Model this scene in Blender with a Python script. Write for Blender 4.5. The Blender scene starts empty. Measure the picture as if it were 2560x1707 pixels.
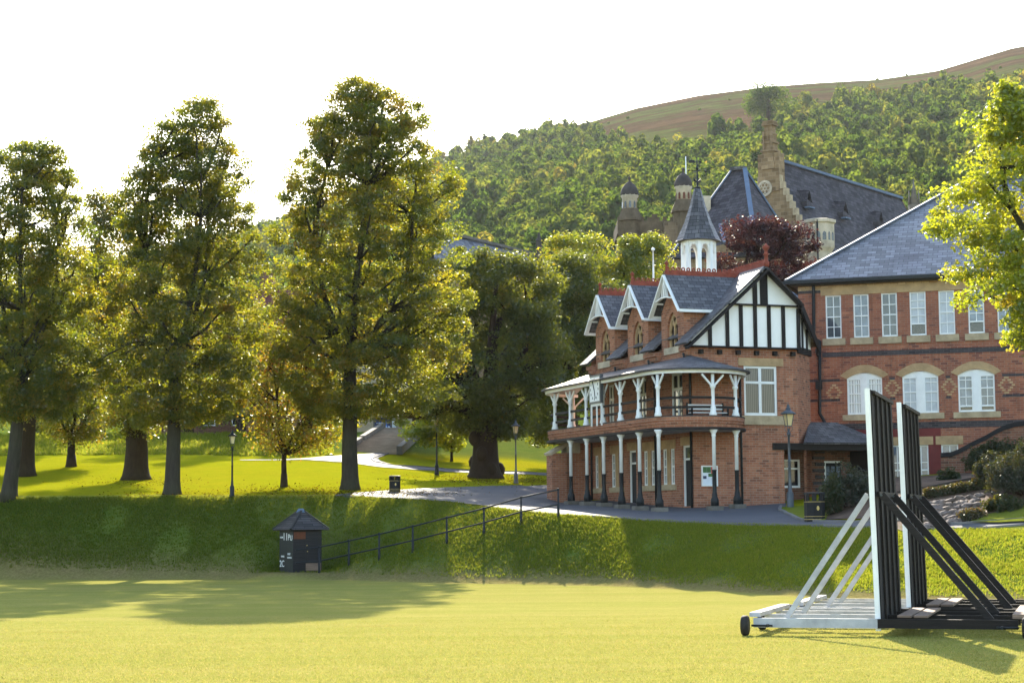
import bpy, math, random
import numpy as np
from mathutils import Vector, Matrix
C = bpy.context.scene.collection
R = math.radians
# ---------------------------------------------------------------- camera model
H0, F = 2.2, 4600.0
PITCH, ROLL = math.atan((1300 - 853.5) / F), 0.008
_fw = Vector((0, math.cos(PITCH), math.sin(PITCH)))
_r0 = Vector((1, 0, 0)); _u0 = Vector((0, -math.sin(PITCH), math.cos(PITCH)))
_rt = _r0 * math.cos(ROLL) - _u0 * math.sin(ROLL)
_up = _r0 * math.sin(ROLL) + _u0 * math.cos(ROLL)
CAM = Vector((0, 0, H0))
def ray(px, py): return _fw * F + _rt * (px - 1280) + _up * (853.5 - py)
def at(px, py, Y):
    d = ray(px, py); return CAM + d * (Y / d.y)
def on_plane(px, py, p0, n):
    d = ray(px, py); return CAM + d * ((p0 - CAM).dot(n) / d.dot(n))

# ---------------------------------------------------------------- mesh builder
class MB:
    def __init__(s): s.v = []; s.f = []; s.sm = []
    def add(s, pts, faces, smooth=False):
        o = len(s.v); s.v += [tuple(p) for p in pts]
        for f in faces: s.f.append(tuple(i + o for i in f)); s.sm.append(smooth)
        return s
    def poly(s, pts): return s.add(pts, [tuple(range(len(pts)))])
    def box(s, x0, x1, y0, y1, z0, z1):
        p = [(x0,y0,z0),(x1,y0,z0),(x1,y1,z0),(x0,y1,z0),(x0,y0,z1),(x1,y0,z1),(x1,y1,z1),(x0,y1,z1)]
        return s.add(p, [(3,2,1,0),(4,5,6,7),(0,1,5,4),(1,2,6,5),(2,3,7,6),(3,0,4,7)])
    def bar(s, a, b, w, h, up=(0,0,1)):
        a = Vector(a); b = Vector(b); d = (b - a).normalized(); up = Vector(up)
        if abs(d.dot(up)) > .98: up = Vector((0,1,0))
        x = d.cross(up).normalized() * (w/2); z = x.cross(d).normalized() * (h/2)
        p = [a-x-z, a+x-z, a+x+z, a-x+z, b-x-z, b+x-z, b+x+z, b-x+z]
        return s.add(p, [(3,2,1,0),(4,5,6,7),(0,1,5,4),(1,2,6,5),(2,3,7,6),(3,0,4,7)])
    def tube(s, pts, rads, n=8, caps=True, smooth=True):
        pts = [Vector(p) for p in pts]
        if not isinstance(rads, (list, tuple)): rads = [rads]*len(pts)
        V = []; ref = None
        for i, p in enumerate(pts):
            t = (pts[min(i+1, len(pts)-1)] - pts[max(i-1, 0)])
            t = t.normalized() if t.length > 1e-9 else Vector((0,0,1))
            if ref is None: ref = Vector((1,0,0)) if abs(t.x) < .8 else Vector((0,1,0))
            a = (ref - t * ref.dot(t)).normalized(); ref = a; b = t.cross(a)
            for k in range(n):
                an = 2*math.pi*k/n; V.append(p + (a*math.cos(an) + b*math.sin(an)) * rads[i])
        fs = [(i*n+k, i*n+(k+1)%n, (i+1)*n+(k+1)%n, (i+1)*n+k) for i in range(len(pts)-1) for k in range(n)]
        s.add(V, fs, smooth)
        if caps:
            o = len(s.v) - len(V)
            s.f.append(tuple(o+k for k in range(n-1,-1,-1))); s.sm.append(False)
            s.f.append(tuple(o+(len(pts)-1)*n+k for k in range(n))); s.sm.append(False)
        return s
    def lathe(s, prof, c=(0,0,0), n=12, smooth=True, a0=0.0):
        V = []
        for r, z in prof:
            for k in range(n):
                an = a0 + 2*math.pi*k/n; V.append((c[0]+r*math.cos(an), c[1]+r*math.sin(an), c[2]+z))
        fs = [(i*n+k, i*n+(k+1)%n, (i+1)*n+(k+1)%n, (i+1)*n+k) for i in range(len(prof)-1) for k in range(n)]
        s.add(V, fs, smooth); o = len(s.v) - len(V)
        s.f.append(tuple(o+k for k in range(n-1,-1,-1))); s.sm.append(False)
        s.f.append(tuple(o+(len(prof)-1)*n+k for k in range(n))); s.sm.append(False)
        return s
    def slab(s, pts, th):
        pts = [Vector(p) for p in pts]; n = Vector((0,0,0))
        for i in range(len(pts)): n += pts[i].cross(pts[(i+1) % len(pts)])
        n.normalize(); k = len(pts); q = [p - n*th for p in pts]
        return s.add(pts + q, [tuple(range(k)), tuple(range(2*k-1, k-1, -1))] + [(i, i+k, (i+1)%k+k, (i+1)%k) for i in range(k)])
    def ribbon(s, line, z0, z1, off0, off1):
        """a wall along a plan polyline, between two offsets (to its left)"""
        n = len(line); nn = normals2(line); V = []
        for (x, y), (a, b) in zip(line, nn):
            V += [(x+a*off0, y+b*off0, z0), (x+a*off0, y+b*off0, z1), (x+a*off1, y+b*off1, z1), (x+a*off1, y+b*off1, z0)]
        fs = []
        for i in range(n-1):
            for k in range(4): fs.append((4*i+k, 4*i+(k+1)%4, 4*i+4+(k+1)%4, 4*i+4+k))
        fs += [(0,1,2,3), (4*n-1,4*n-2,4*n-3,4*n-4)]
        return s.add(V, fs)
    def build(s, name, mat, parent=None, label=None):
        me = bpy.data.meshes.new(name); nv = len(s.v)
        me.from_pydata(s.v, [], s.f); me.polygons.foreach_set('use_smooth', s.sm)
        uv = me.uv_layers.new(name='uv'); co = np.array(s.v); U = []
        for p in me.polygons:
            n = p.normal
            if abs(n.z) > .97: h = Vector((1,0,0)); w = Vector((0,1,0))
            else:
                h = Vector((-n.y, n.x, 0)).normalized(); w = n.cross(h)
                if w.z < 0: w = -w
            for i in p.vertices:
                q = s.v[i]; U += [q[0]*h.x+q[1]*h.y, q[0]*w.x+q[1]*w.y+q[2]*w.z]
        uv.data.foreach_set('uv', U)
        me.materials.append(M(mat)); me.update()
        o = bpy.data.objects.new(name, me); C.objects.link(o)
        if parent: o.parent = parent
        if label: o['label'] = label
        return o
def normals2(line):
    out = []
    for i in range(len(line)):
        a = line[max(i-1,0)]; b = line[min(i+1,len(line)-1)]
        dx, dy = b[0]-a[0], b[1]-a[1]; L = math.hypot(dx, dy) or 1; out.append((-dy/L, dx/L))
    return out
def tag(o, label=None, cat=None, group=None, kind=None):
    if label: o['label'] = label
    if cat: o['category'] = cat
    if group: o['group'] = group
    if kind: o['kind'] = kind
    return o
def thing(name, label, cat, loc=(0,0,0), rotz=0.0, group=None):
    o = bpy.data.objects.new(name, None); C.objects.link(o); o.location = loc; o.rotation_euler = (0,0,rotz)
    o.empty_display_size = .3
    return tag(o, label, cat, group)
def dup(o, parent=None, loc=None, rotz=None, scale=None):
    c = o.copy(); C.objects.link(c)
    if parent: c.parent = parent
    if loc is not None: c.location = loc
    if rotz is not None: c.rotation_euler = (0,0,rotz)
    if scale is not None: c.scale = scale if isinstance(scale, (tuple, list)) else (scale,)*3
    for ch in list(o.children): dup(ch, c)
    return c
def text(name, s, size, mat, parent, M4, depth=.004):
    cu = bpy.data.curves.new('lettering', 'FONT'); cu.body = s; cu.size = size; cu.extrude = depth
    cu.align_x = 'CENTER'; cu.align_y = 'CENTER'
    ob = bpy.data.objects.new('lettering_source', cu); C.objects.link(ob)
    dg = bpy.context.evaluated_depsgraph_get(); me = bpy.data.meshes.new_from_object(ob.evaluated_get(dg))
    bpy.data.objects.remove(ob); bpy.data.curves.remove(cu)
    me.materials.clear(); me.materials.append(M(mat)); me.transform(M4)
    o = bpy.data.objects.new(name, me); C.objects.link(o); o.parent = parent
    return o
def fast_mesh(name, V, nper, mat, parent=None, attrs=None, smooth=False):
    """many polygons of nper own vertices each (leaves, blades)"""
    me = bpy.data.meshes.new(name); n = len(V); k = n // nper
    me.vertices.add(n); me.vertices.foreach_set('co', V.astype(np.float32).ravel())
    me.loops.add(n); me.loops.foreach_set('vertex_index', np.arange(n, dtype=np.int32))
    me.polygons.add(k); me.polygons.foreach_set('loop_start', np.arange(0, n, nper, dtype=np.int32))
    me.polygons.foreach_set('loop_total', np.full(k, nper, dtype=np.int32))
    for nm, arr in (attrs or {}).items():
        a = me.attributes.new(nm, 'FLOAT', 'FACE'); a.data.foreach_set('value', arr.astype(np.float32))
    me.materials.append(M(mat)); me.update(calc_edges=True)
    o = bpy.data.objects.new(name, me); C.objects.link(o)
    if parent: o.parent = parent
    return o

# ---------------------------------------------------------------- materials
_M = {}
def M(name):
    if not isinstance(name, str): return name
    if name not in _M: _M[name] = MATS[name](name)
    return _M[name]
class N:
    def __init__(s, name):
        s.m = bpy.data.materials.new(name); s.m.use_nodes = True; s.t = s.m.node_tree; s.t.nodes.clear()
        s.out = s.n('ShaderNodeOutputMaterial')
    def n(s, typ, ins=None, **kw):
        x = s.t.nodes.new(typ)
        for k, v in kw.items(): setattr(x, k, v)
        for k, v in (ins or {}).items():
            if hasattr(v, 'links') or hasattr(v, 'is_output'): s.t.links.new(v, x.inputs[k])
            else: x.inputs[k].default_value = v
        return x
    def uv(s): return s.n('ShaderNodeUVMap', uv_map='uv').outputs[0]
    def obj(s): return s.n('ShaderNodeTexCoord').outputs['Object']
    def pos(s): return s.n('ShaderNodeNewGeometry').outputs['Position']
    def noise(s, vec, scale, detail=4, rough=.6, out=0):
        return s.n('ShaderNodeTexNoise', {'Vector': vec, 'Scale': scale, 'Detail': detail, 'Roughness': rough}).outputs[out]
    def ramp(s, fac, stops):
        r = s.n('ShaderNodeValToRGB', {'Fac': fac}); e = r.color_ramp.elements
        while len(e) < len(stops): e.new(.5)
        for i, (p, c) in enumerate(stops): e[i].position = p; e[i].color = (*c, 1) if len(c) == 3 else c
        return r.outputs[0]
    def mix(s, fac, a, b, blend='MIX'):
        x = s.n('ShaderNodeMix', data_type='RGBA', blend_type=blend)
        for k, v in ((0, fac), (6, a), (7, b)):
            if hasattr(v, 'is_output'): s.t.links.new(v, x.inputs[k])
            else: x.inputs[k].default_value = v if k == 0 else (*v, 1)
        return x.outputs[2]
    def math(s, op, a, b=0.0, clamp=False):
        x = s.n('ShaderNodeMath', operation=op, use_clamp=clamp)
        for k, v in ((0, a), (1, b)):
            if hasattr(v, 'is_output'): s.t.links.new(v, x.inputs[k])
            else: x.inputs[k].default_value = v
        return x.outputs[0]
    def attr(s, nm): return s.n('ShaderNodeAttribute', attribute_name=nm).outputs['Fac']
    def bump(s, h, strength=.4, dist=.02):
        return s.n('ShaderNodeBump', {'Height': h, 'Strength': strength, 'Distance': dist}).outputs[0]
    def pbr(s, col, rough=.7, nrm=None, spec=.3, metal=0.0):
        p = s.n('ShaderNodeBsdfPrincipled', {'Roughness': rough, 'Specular IOR Level': spec, 'Metallic': metal})
        if hasattr(col, 'is_output'): s.t.links.new(col, p.inputs['Base Color'])
        else: p.inputs['Base Color'].default_value = (*col, 1)
        if nrm is not None: s.t.links.new(nrm, p.inputs['Normal'])
        s.t.links.new(p.outputs[0], s.out.inputs[0]); return s.m
def sc(c, k): return tuple(x*k for x in c)
def m_plain(c, rough=.6, var=.25, scale=3, bump=.15, spec=.3, metal=0.0):
    def mk(name):
        s = N(name); o = s.obj(); f = s.noise(o, scale, 5, .65)
        col = s.ramp(f, [(.3, sc(c, 1-var)), (.7, sc(c, 1+var*.6))])
        return s.pbr(col, rough, s.bump(s.noise(o, scale*9, 3), bump, .01), spec, metal)
    return mk
def m_brick(c1, c2, c3, mortar, w=.30, h=.095, dirt=(.05,.03,.025)):
    def mk(name):
        s = N(name); uv = s.uv()
        b = s.n('ShaderNodeTexBrick', {'Vector': uv, 'Color1': (0,0,0,1), 'Color2': (1,1,1,1), 'Mortar': (.5,.5,.5,1), 'Scale': 1.0,
            'Mortar Size': .009, 'Mortar Smooth': .3, 'Bias': 0.0, 'Brick Width': w, 'Row Height': h})
        tone = s.ramp(b.outputs[0], [(0, c3), (.22, c1), (.6, c2), (.9, c1), (1, sc(c2, 1.25))])
        big = s.noise(uv, .55, 5, .7); tone = s.mix(s.ramp(big, [(.35, (0,0,0)), (.75, (.75,.75,.75))]), tone, sc(c3, 1.0), 'MIX') 
        fine = s.noise(uv, 14, 3); tone = s.mix(.35, tone, s.ramp(fine, [(.2, (.35,.3,.28)), (.8, (1.2,1.1,1.1))]), 'MULTIPLY')
        col = s.mix(b.outputs[1], tone, mortar)
        stain = s.noise(s.n('ShaderNodeMapping', {'Vector': uv, 'Scale': (2.2, .25, 1)}).outputs[0], 1.0, 4, .7)
        col = s.mix(s.ramp(stain, [(.52, (0,0,0)), (.80, (.6,.6,.6))]), col, dirt)
        return s.pbr(col, .85, s.bump(s.math('SUBTRACT', fine, b.outputs[1]), .35, .012), .2)
    return mk
def m_slate(c, w=.34, h=.22, rough=.45, spec=.5, lich=.0):
    def mk(name):
        s = N(name); uv = s.uv()
        b = s.n('ShaderNodeTexBrick', {'Vector': uv, 'Color1': (0,0,0,1), 'Color2': (1,1,1,1), 'Mortar': (.5,.5,.5,1), 'Scale': 1.0,
            'Mortar Size': .012, 'Mortar Smooth': .2, 'Bias': 0.0, 'Brick Width': w, 'Row Height': h})
        col = s.ramp(b.outputs[0], [(0, sc(c, .62)), (.5, c), (1, sc(c, 1.4))])
        big = s.noise(uv, .5, 5, .7); col = s.mix(.55, col, s.ramp(big, [(.3, (.6,.55,.62)), (.7, (1.25,1.2,1.1))]), 'MULTIPLY')
        if lich: col = s.mix(s.ramp(s.noise(uv, 3.5, 5, .75), [(.55, (0,0,0)), (.75, (lich,lich,lich))]), col, (.16,.17,.10))
        stv = s.n('ShaderNodeMapping', {'Vector': uv, 'Scale': (3, .2, 1)}).outputs[0]
        col = s.mix(s.ramp(s.noise(stv, 1.0, 4), [(.5, (0,0,0)), (.8, (.45,.45,.45))]), col, sc(c, .4))
        col = s.mix(b.outputs[1], col, sc(c, .18))
        sepv = s.n('ShaderNodeSeparateXYZ', {'Vector': uv}).outputs[1]
        fr = s.math('FRACT', s.math('DIVIDE', sepv, h))
        hgt = s.math('ADD', s.math('MULTIPLY', fr, -1.0), s.math('MULTIPLY', b.outputs[0], .5))
        return s.pbr(col, rough, s.bump(hgt, .5, .02), spec)
    return mk
def m_leaf(g, y, o, trans=1.0, gl=.06, yt=(.58,.44,.02), ot=(.55,.24,.015), t0=(.20,.27,.012), t1=(.36,.37,.014)):
    """tone attribute runs from green over yellow to orange"""
    def mk(name):
        s = N(name); t = s.attr('tone')
        d = s.ramp(t, [(0, sc(g, .7)), (.45, g), (.75, y), (1, o)])
        tr = s.ramp(t, [(0, sc(t0, trans)), (.45, sc(t1, trans)), (.75, sc(yt, trans)), (1, sc(ot, trans))])
        a = s.n('ShaderNodeBsdfDiffuse', {'Color': d}); b = s.n('ShaderNodeBsdfTranslucent', {'Color': tr})
        g1 = s.n('ShaderNodeBsdfGlossy', {'Roughness': .38, 'Color': (.9,.95,.9,1)})
        m1 = s.n('ShaderNodeMixShader', {0: .5, 1: a.outputs[0], 2: b.outputs[0]})
        m2 = s.n('ShaderNodeMixShader', {0: gl, 1: m1.outputs[0], 2: g1.outputs[0]})
        s.t.links.new(m2.outputs[0], s.out.inputs[0]); return s.m
    return mk
def m_bark(c):
    def mk(name):
        s = N(name); o = s.obj(); v = s.n('ShaderNodeMapping', {'Vector': o, 'Scale': (7, 7, 1.3)}).outputs[0]
        f = s.noise(v, 1.6, 6, .7); g = s.noise(o, 1.1, 4)
        col = s.mix(.5, s.ramp(f, [(.3, sc(c, .45)), (.7, sc(c, 1.35))]), s.ramp(g, [(.35, sc(c, .7)), (.7, (c[0]*1.0, c[1]*1.25, c[2]*.8))]))
        return s.pbr(col, .9, s.bump(f, .9, .05), .15)
    return mk
def m_grass(name):
    s = N(name); p = s.pos(); bank = s.attr('bank'); lawn = s.attr('lawn'); dry = s.attr('dry')
    n1 = s.noise(p, .09, 4, .6); n2 = s.noise(p, 1.1, 5, .7); n3 = s.noise(p, 9, 4, .7)
    mow = s.noise(s.n('ShaderNodeMapping', {'Vector': p, 'Scale': (.05, .7, 1)}).outputs[0], 1.0, 3)
    field = s.ramp(n2, [(.3, (.22,.215,.055)), (.7, (.285,.255,.076))])
    field = s.mix(s.ramp(n1, [(.35, (0,0,0)), (.7, (.6,.6,.6))]), field, (.26,.225,.07))
    field = s.mix(s.ramp(mow, [(.42, (0,0,0)), (.62, (.5,.5,.5))]), field, (.185,.20,.040))
    worn = s.noise(s.n('ShaderNodeMapping', {'Vector': p, 'Scale': (.25, .8, 1)}).outputs[0], 1.0, 5, .7)
    field = s.mix(s.ramp(worn, [(.6, (0,0,0)), (.72, (.5,.5,.5))]), field, (.23,.165,.045))
    lw = s.ramp(n2, [(.3, (.19,.215,.006)), (.7, (.26,.25,.010))])
    lw = s.mix(s.ramp(n1, [(.4, (0,0,0)), (.7, (.5,.5,.5))]), lw, (.23,.19,.010))
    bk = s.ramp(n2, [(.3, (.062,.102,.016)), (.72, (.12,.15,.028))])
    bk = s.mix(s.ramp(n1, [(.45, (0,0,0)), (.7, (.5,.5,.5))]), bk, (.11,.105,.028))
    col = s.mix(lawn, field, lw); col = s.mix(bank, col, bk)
    br = s.ramp(n3, [(.3, (.135,.095,.045)), (.7, (.235,.175,.09))])
    col = s.mix(s.math('MULTIPLY', dry, s.math('ADD', n2, .25), True), col, br)
    col = s.mix(.45, col, s.ramp(n3, [(.25, (.55,.55,.5)), (.75, (1.35,1.3,1.2))]), 'MULTIPLY')
    nf = s.noise(p, 30, 3, .7)
    col = s.mix(.35, col, s.ramp(nf, [(.3, (.35,.38,.3)), (.7, (1.5,1.45,1.4))]), 'MULTIPLY')
    return s.pbr(col, .95, s.bump(s.math('ADD', n3, s.math('MULTIPLY', n2, 1.2)), .5, .06), .0)
def m_hill(name):
    s = N(name); p = s.pos(); bare = s.attr('bare')
    n1 = s.noise(p, .012, 5, .65); n2 = s.noise(p, .07, 5, .7); n3 = s.noise(p, .5, 4, .7)
    g = s.ramp(n2, [(.3, (.014,.024,.008)), (.7, (.03,.045,.012))])
    h = s.ramp(n1, [(.36, (.125,.078,.042)), (.48, (.085,.056,.030)), (.56, (.09,.105,.032)), (.70, (.125,.075,.040))])
    h = s.mix(.5, h, s.ramp(n2, [(.3, (.5,.5,.5)), (.7, (1.4,1.4,1.3))]), 'MULTIPLY')
    col = s.mix(bare, g, h); col = s.mix(.5, col, s.ramp(n3, [(.3, (.55,.5,.5)), (.7, (1.3,1.3,1.3))]), 'MULTIPLY')
    return s.pbr(col, .95, s.bump(s.math('ADD', n3, n2), .9, 1.5), .0)
def m_asphalt(name):
    s = N(name); p = s.pos(); f = s.noise(p, 40, 3); g = s.noise(p, .6, 5, .7)
    col = s.mix(.5, s.ramp(f, [(.3, (.06,.062,.07)), (.7, (.12,.12,.13))]), s.ramp(g, [(.3, (.07,.07,.08)), (.7, (.125,.12,.125))]))
    return s.pbr(col, .8, s.bump(f, .3, .005), .10)
def m_rubble(c1, c2, mort, w=.55, h=.22):
    return m_brick(c1, c2, sc(c1, .55), mort, w, h)
def m_planks(c, h=.14, rough=.6, vert=False):
    def mk(name):
        s = N(name); uv = s.uv(); x = s.n('ShaderNodeSeparateXYZ', {'Vector': uv}).outputs[0 if vert else 1]
        fr = s.math('FRACT', s.math('DIVIDE', x, h)); gap = s.ramp(fr, [(0, (0,0,0)), (.1, (1,1,1)), (1, (.8,.8,.8))])
        g = s.noise(s.n('ShaderNodeMapping', {'Vector': uv, 'Scale': (20, 1.5, 1) if vert else (1.5, 20, 1)}).outputs[0], 1.0, 4)
        col = s.mix(1.0, s.ramp(g, [(.3, sc(c, .7)), (.7, sc(c, 1.3))]), gap, 'MULTIPLY')
        return s.pbr(col, rough, s.bump(s.math('ADD', fr, g), .5, .015), .3)
    return mk
def m_glass(c, rough=.06, var=.5):
    def mk(name):
        s = N(name); f = s.noise(s.obj(), 1.3, 3)
        return s.pbr(s.ramp(f, [(.3, sc(c, 1-var)), (.7, sc(c, 1+var))]), rough, None, .6)
    return mk
def m_blinds(a, b, w=.07):
    def mk(name):
        s = N(name); x = s.n('ShaderNodeSeparateXYZ', {'Vector': s.uv()}).outputs[0]
        fr = s.math('FRACT', s.math('DIVIDE', x, w))
        return s.pbr(s.ramp(fr, [(0, b), (.3, a), (.65, a), (.8, b)]), .12, None, .5)
    return mk
MATS = {
 'brick': m_brick((.385,.145,.076), (.465,.205,.115), (.19,.082,.052), (.33,.25,.19), .30, .10),
 'brick_school': m_brick((.345,.118,.062), (.42,.165,.088), (.17,.065,.05), (.29,.20,.15), .30, .10),
 'brick_red_paint': m_plain((.15,.020,.018), .6, .25, 2.0, .3),
 'brick_old': m_brick((.20,.075,.045), (.27,.12,.07), (.09,.05,.035), (.20,.17,.13), .32, .10),
 'brick_yellow': m_brick((.52,.38,.20), (.66,.52,.32), (.36,.21,.10), (.20,.13,.09), .34, .11),
 'brick_dark': m_brick((.055,.05,.055), (.085,.075,.08), (.03,.03,.035), (.12,.10,.09)),
 'slate': m_slate((.105,.104,.112), .32, .20, .55, .2, .15),
 'slate_light': m_slate((.158,.163,.182), .42, .235, .5, .3),
 'slate_old': m_slate((.064,.059,.068), .62, .32, .8, .08, .4),
 'slate_pale': m_slate((.15,.16,.19), .9, .42, .8, .1, .3),
 'stone_skirt': m_plain((.12,.088,.055), .9, .4, 1.0, .5, .1),
 'tile_red': m_plain((.13,.045,.035), .85, .3, 3, .3, .1),
 'lead': m_plain((.12,.16,.23), .75, .2, 2, .1, .15),
 'stone_tan': m_plain((.44,.30,.16), .85, .35, 1.6, .4, .2),
 'stone_sill': m_plain((.42,.33,.21), .85, .35, 2.2, .4, .2),
 'stone_pale': m_plain((.50,.42,.31), .85, .4, .9, .4, .2),
 'stone_grey': m_plain((.15,.135,.115), .9, .4, 1.4, .5, .2),
 'stone_dark': m_plain((.06,.05,.045), .9, .5, .8, .5, .2),
 'stone_wall': m_rubble((.26,.175,.09), (.35,.25,.14), (.33,.26,.18), .7, .33),
 'stone_tower': m_rubble((.17,.12,.07), (.25,.18,.11), (.22,.18,.13), .8, .4),
 'stone_step': m_plain((.36,.27,.19), .9, .3, 1.2, .5, .15),
 'rock': m_plain((.17,.135,.12), .9, .5, 2.5, .8, .2),
 'white': m_plain((.78,.79,.78), .4, .08, 3, .08, .4),
 'white_render': m_plain((.88,.87,.84), .7, .06, 1.2, .1, .2),
 'white_worn': m_plain((.42,.42,.43), .8, .25, 3.5, .25, .3),
 'cream': m_plain((.62,.50,.33), .6, .15, 2, .1, .3),
 'black_paint': m_plain((.012,.012,.014), .6, .3, 6, .2, .2),
 'black_metal': m_plain((.016,.018,.02), .5, .3, 8, .15, .25),
 'grey_metal': m_plain((.055,.065,.075), .4, .3, 5, .15, .5),
 'timber_dark': m_planks((.013,.009,.0075), .11, .7),
 'timber_screen': m_planks((.008,.006,.0055), .16, .8, True),
 'timber_raw': m_planks((.24,.165,.12), .09, .8),
 'board_black': m_planks((.020,.018,.02), .15, .5),
 'panel_black': m_plain((.022,.022,.022), .45, .2, 4, .1, .4),
 'wood_red': m_plain((.12,.036,.014), .6, .3, 4, .2, .3),
 'terracotta': m_plain((.25,.060,.036), .75, .35, 5, .3, .2),
 'felt_roof': m_slate((.06,.055,.055), .8, .115, .7, .25),
 'rubber': m_plain((.03,.027,.025), .8, .3, 8, .3, .2),
 'glass': m_glass((.055,.07,.085), .04, .5),
 'glass_sky': m_glass((.13,.17,.22), .05, .5),
 'glass_dark': m_glass((.02,.02,.024), .05, .5),
 'glass_lamp': m_plain((.62,.50,.26), .35, .12, 6, .05, .5),
 'curtain': m_plain((.46,.49,.52), .35, .2, 4, .05, .5),
 'blinds_dark': m_blinds((.13,.115,.10), (.03,.028,.026), .085),
 'blinds_white': m_blinds((.62,.64,.66), (.25,.27,.30), .11),
 'gold': m_plain((.55,.40,.12), .4, .2, 6, .1, .5),
 'paper_white': m_plain((.70,.76,.84), .5, .06, 5, .05, .3),
 'paper_green': m_plain((.06,.15,.05), .5, .3, 9, .05, .3),
 'paper_red': m_plain((.55,.035,.03), .5, .2, 7, .05, .3),
 'paper_blue': m_plain((.05,.06,.14), .5, .4, 9, .05, .3),
 'poster_blue': m_plain((.02,.035,.13), .3, .4, 2, .05, .4),
 'poster_glow': m_plain((.10,.24,.62), .3, .3, 2, .05, .4),
 'bark_grey': m_bark((.050,.042,.033)), 'bark_brown': m_bark((.045,.03,.02)), 'bark_oak': m_bark((.035,.022,.015)),
 'leaf_lime': m_leaf((.026,.042,.008), (.075,.062,.010), (.11,.055,.012), .90, .05, (.62,.52,.02), (.58,.36,.02)),
 'leaf_oak': m_leaf((.018,.036,.009), (.055,.07,.014), (.15,.08,.02), .62, .05, (.50,.48,.02), (.5,.3,.02)),
 'leaf_gold': m_leaf((.06,.09,.012), (.15,.15,.018), (.24,.15,.02), .95, .05, (.52,.47,.02), (.56,.34,.02)),
 'leaf_copper': m_leaf((.040,.016,.018), (.066,.027,.027), (.13,.04,.035), .34, .04, (.26,.07,.05), (.30,.13,.06), (.09,.022,.022), (.17,.042,.036)),
 'leaf_maple': m_leaf((.032,.042,.009), (.09,.066,.012), (.16,.06,.015), .82, .05),
 'leaf_bright': m_leaf((.09,.13,.012), (.18,.20,.018), (.24,.21,.02), 1.35, .06, (.50,.50,.02), (.56,.42,.02)),
 'leaf_hill': m_leaf((.075,.110,.038), (.15,.175,.055), (.17,.155,.05), .50, .0, (.50,.50,.05), (.6,.45,.05), (.18,.30,.03), (.34,.42,.04)),
 'leaf_shrub': m_leaf((.025,.042,.016), (.055,.062,.03), (.085,.08,.055), .22, .03),
 'leaf_silver': m_leaf((.045,.055,.042), (.085,.092,.078), (.11,.10,.09), .14, .03),
 'blade': m_leaf((.065,.11,.018), (.10,.115,.018), (.24,.18,.06), .80, .0, (.52,.46,.05), (.5,.38,.08), (.26,.34,.02), (.40,.41,.03)),
 'turf_blade': m_leaf((.175,.19,.05), (.255,.24,.08), (.34,.27,.12), .62, .0, (.54,.46,.11), (.58,.44,.15), (.33,.38,.06), (.44,.43,.09)),
 'litter': m_leaf((.10,.06,.018), (.14,.075,.018), (.18,.055,.015), .25, .0),
 'grass': m_grass, 'hill': m_hill, 'asphalt': m_asphalt,
 'soil': m_plain((.11,.072,.05), .95, .45, 1.5, .7, .1),
 'kerb': m_plain((.17,.16,.16), .85, .3, 2, .3, .2),
}
# ---------------------------------------------------------------- ground profiles: per view column (px): knots of (distance, image row)
def hz(px): return 1300 - .008*(px-1280)
def zat(px, py, Y): return at(px, py, Y).z
def tanx(px): return (px-1280)/F
_cols = [-700, 0, 435, 700, 870, 1000, 1110, 1300, 1400, 1500, 1600, 1800, 2000, 2200, 2560, 3300]
_foot = [1447,1447,1447,1448,1449,1453,1456,1458,1461,1463,1467,1477,1490,1499,1511,1520]
_top  = [(78,1243),(78,1242),(78,1240),(78,1240),(78,1239),(76,1246),(74,1252),(70,1276),(68,1285),(67,1291),(66,1299),(65,1308),(62,1313),(59,1318),(55,1325),(55,1325)]
_mid  = [(91,1197),(91,1196),(91,1195),(91,1193),(91,1190),(96,1190),(99,1193),(95,1213),(87,1255),(81,1262),(77,1271),(74,1272),(73,1269),(65,1214),(62,1196),(62,1196)]
_b3   = [(108,1137),(108,1137),(108,1135),(108,1139),(109,1136),(111,1138),(113,1146),(113,1152),(111,1165),(106,1185),(105,1205),(104,1220),(90,1215),(84,1190),(80,1170),(80,1170)]
_b4   = [(121,1088),(121,1088),(121,1085),(121,1082),(122,1080),(123,1078),(124,1080),(124,1090),(124,1110),(124,1130),(124,1150),(124,1160),(110,1150),(104,1130),(100,1120),(100,1120)]
_b5   = [(190,985)]*len(_cols)
_crest_px = [-700,-300,0,300,640,900,1100,1230,1370,1480,1600,1760,1935,2070,2220,2370,2560,2900,3300]
_crest_py = [850,800,735,660,575,475,402,360,326,305,270,238,216,206,198,176,120,60,20]
_TX = np.array([tanx(p) for p in _cols])
def _kn(lst): return np.array([l[0] for l in lst], float), np.array([zat(p, l[1], l[0]) for p, l in zip(_cols, lst)])
_footY = np.array([(H0 / -(ray(p, y).z/ray(p, y).y)) for p, y in zip(_cols, _foot)])
_K = [(_footY, np.zeros(len(_cols)))] + [_kn(l) for l in (_top,_mid,_b3,_b4,_b5)]
_CTX = np.array([tanx(p) for p in _crest_px])
_CT = np.array([(at(p, y, 1000).z - H0)/1000 for p, y in zip(_crest_px, _crest_py)])
YC = 1150.0
def crest_tan(tx): return np.interp(tx, _CTX, _CT)
def knots(tx):
    ks = [(np.interp(tx, _TX, a), np.interp(tx, _TX, b)) for a, b in _K]
    ks.insert(5, (141.0, ks[4][1]+.25)); ct = crest_tan(tx); ks.append((330.0, H0 + 330*ct*.60)); ks.append((620.0, H0 + 620*ct*.84)); ks.append((YC, H0 + YC*ct)); ks.append((1700.0, H0 + YC*ct*.9))
    return ks
HUT = None
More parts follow.
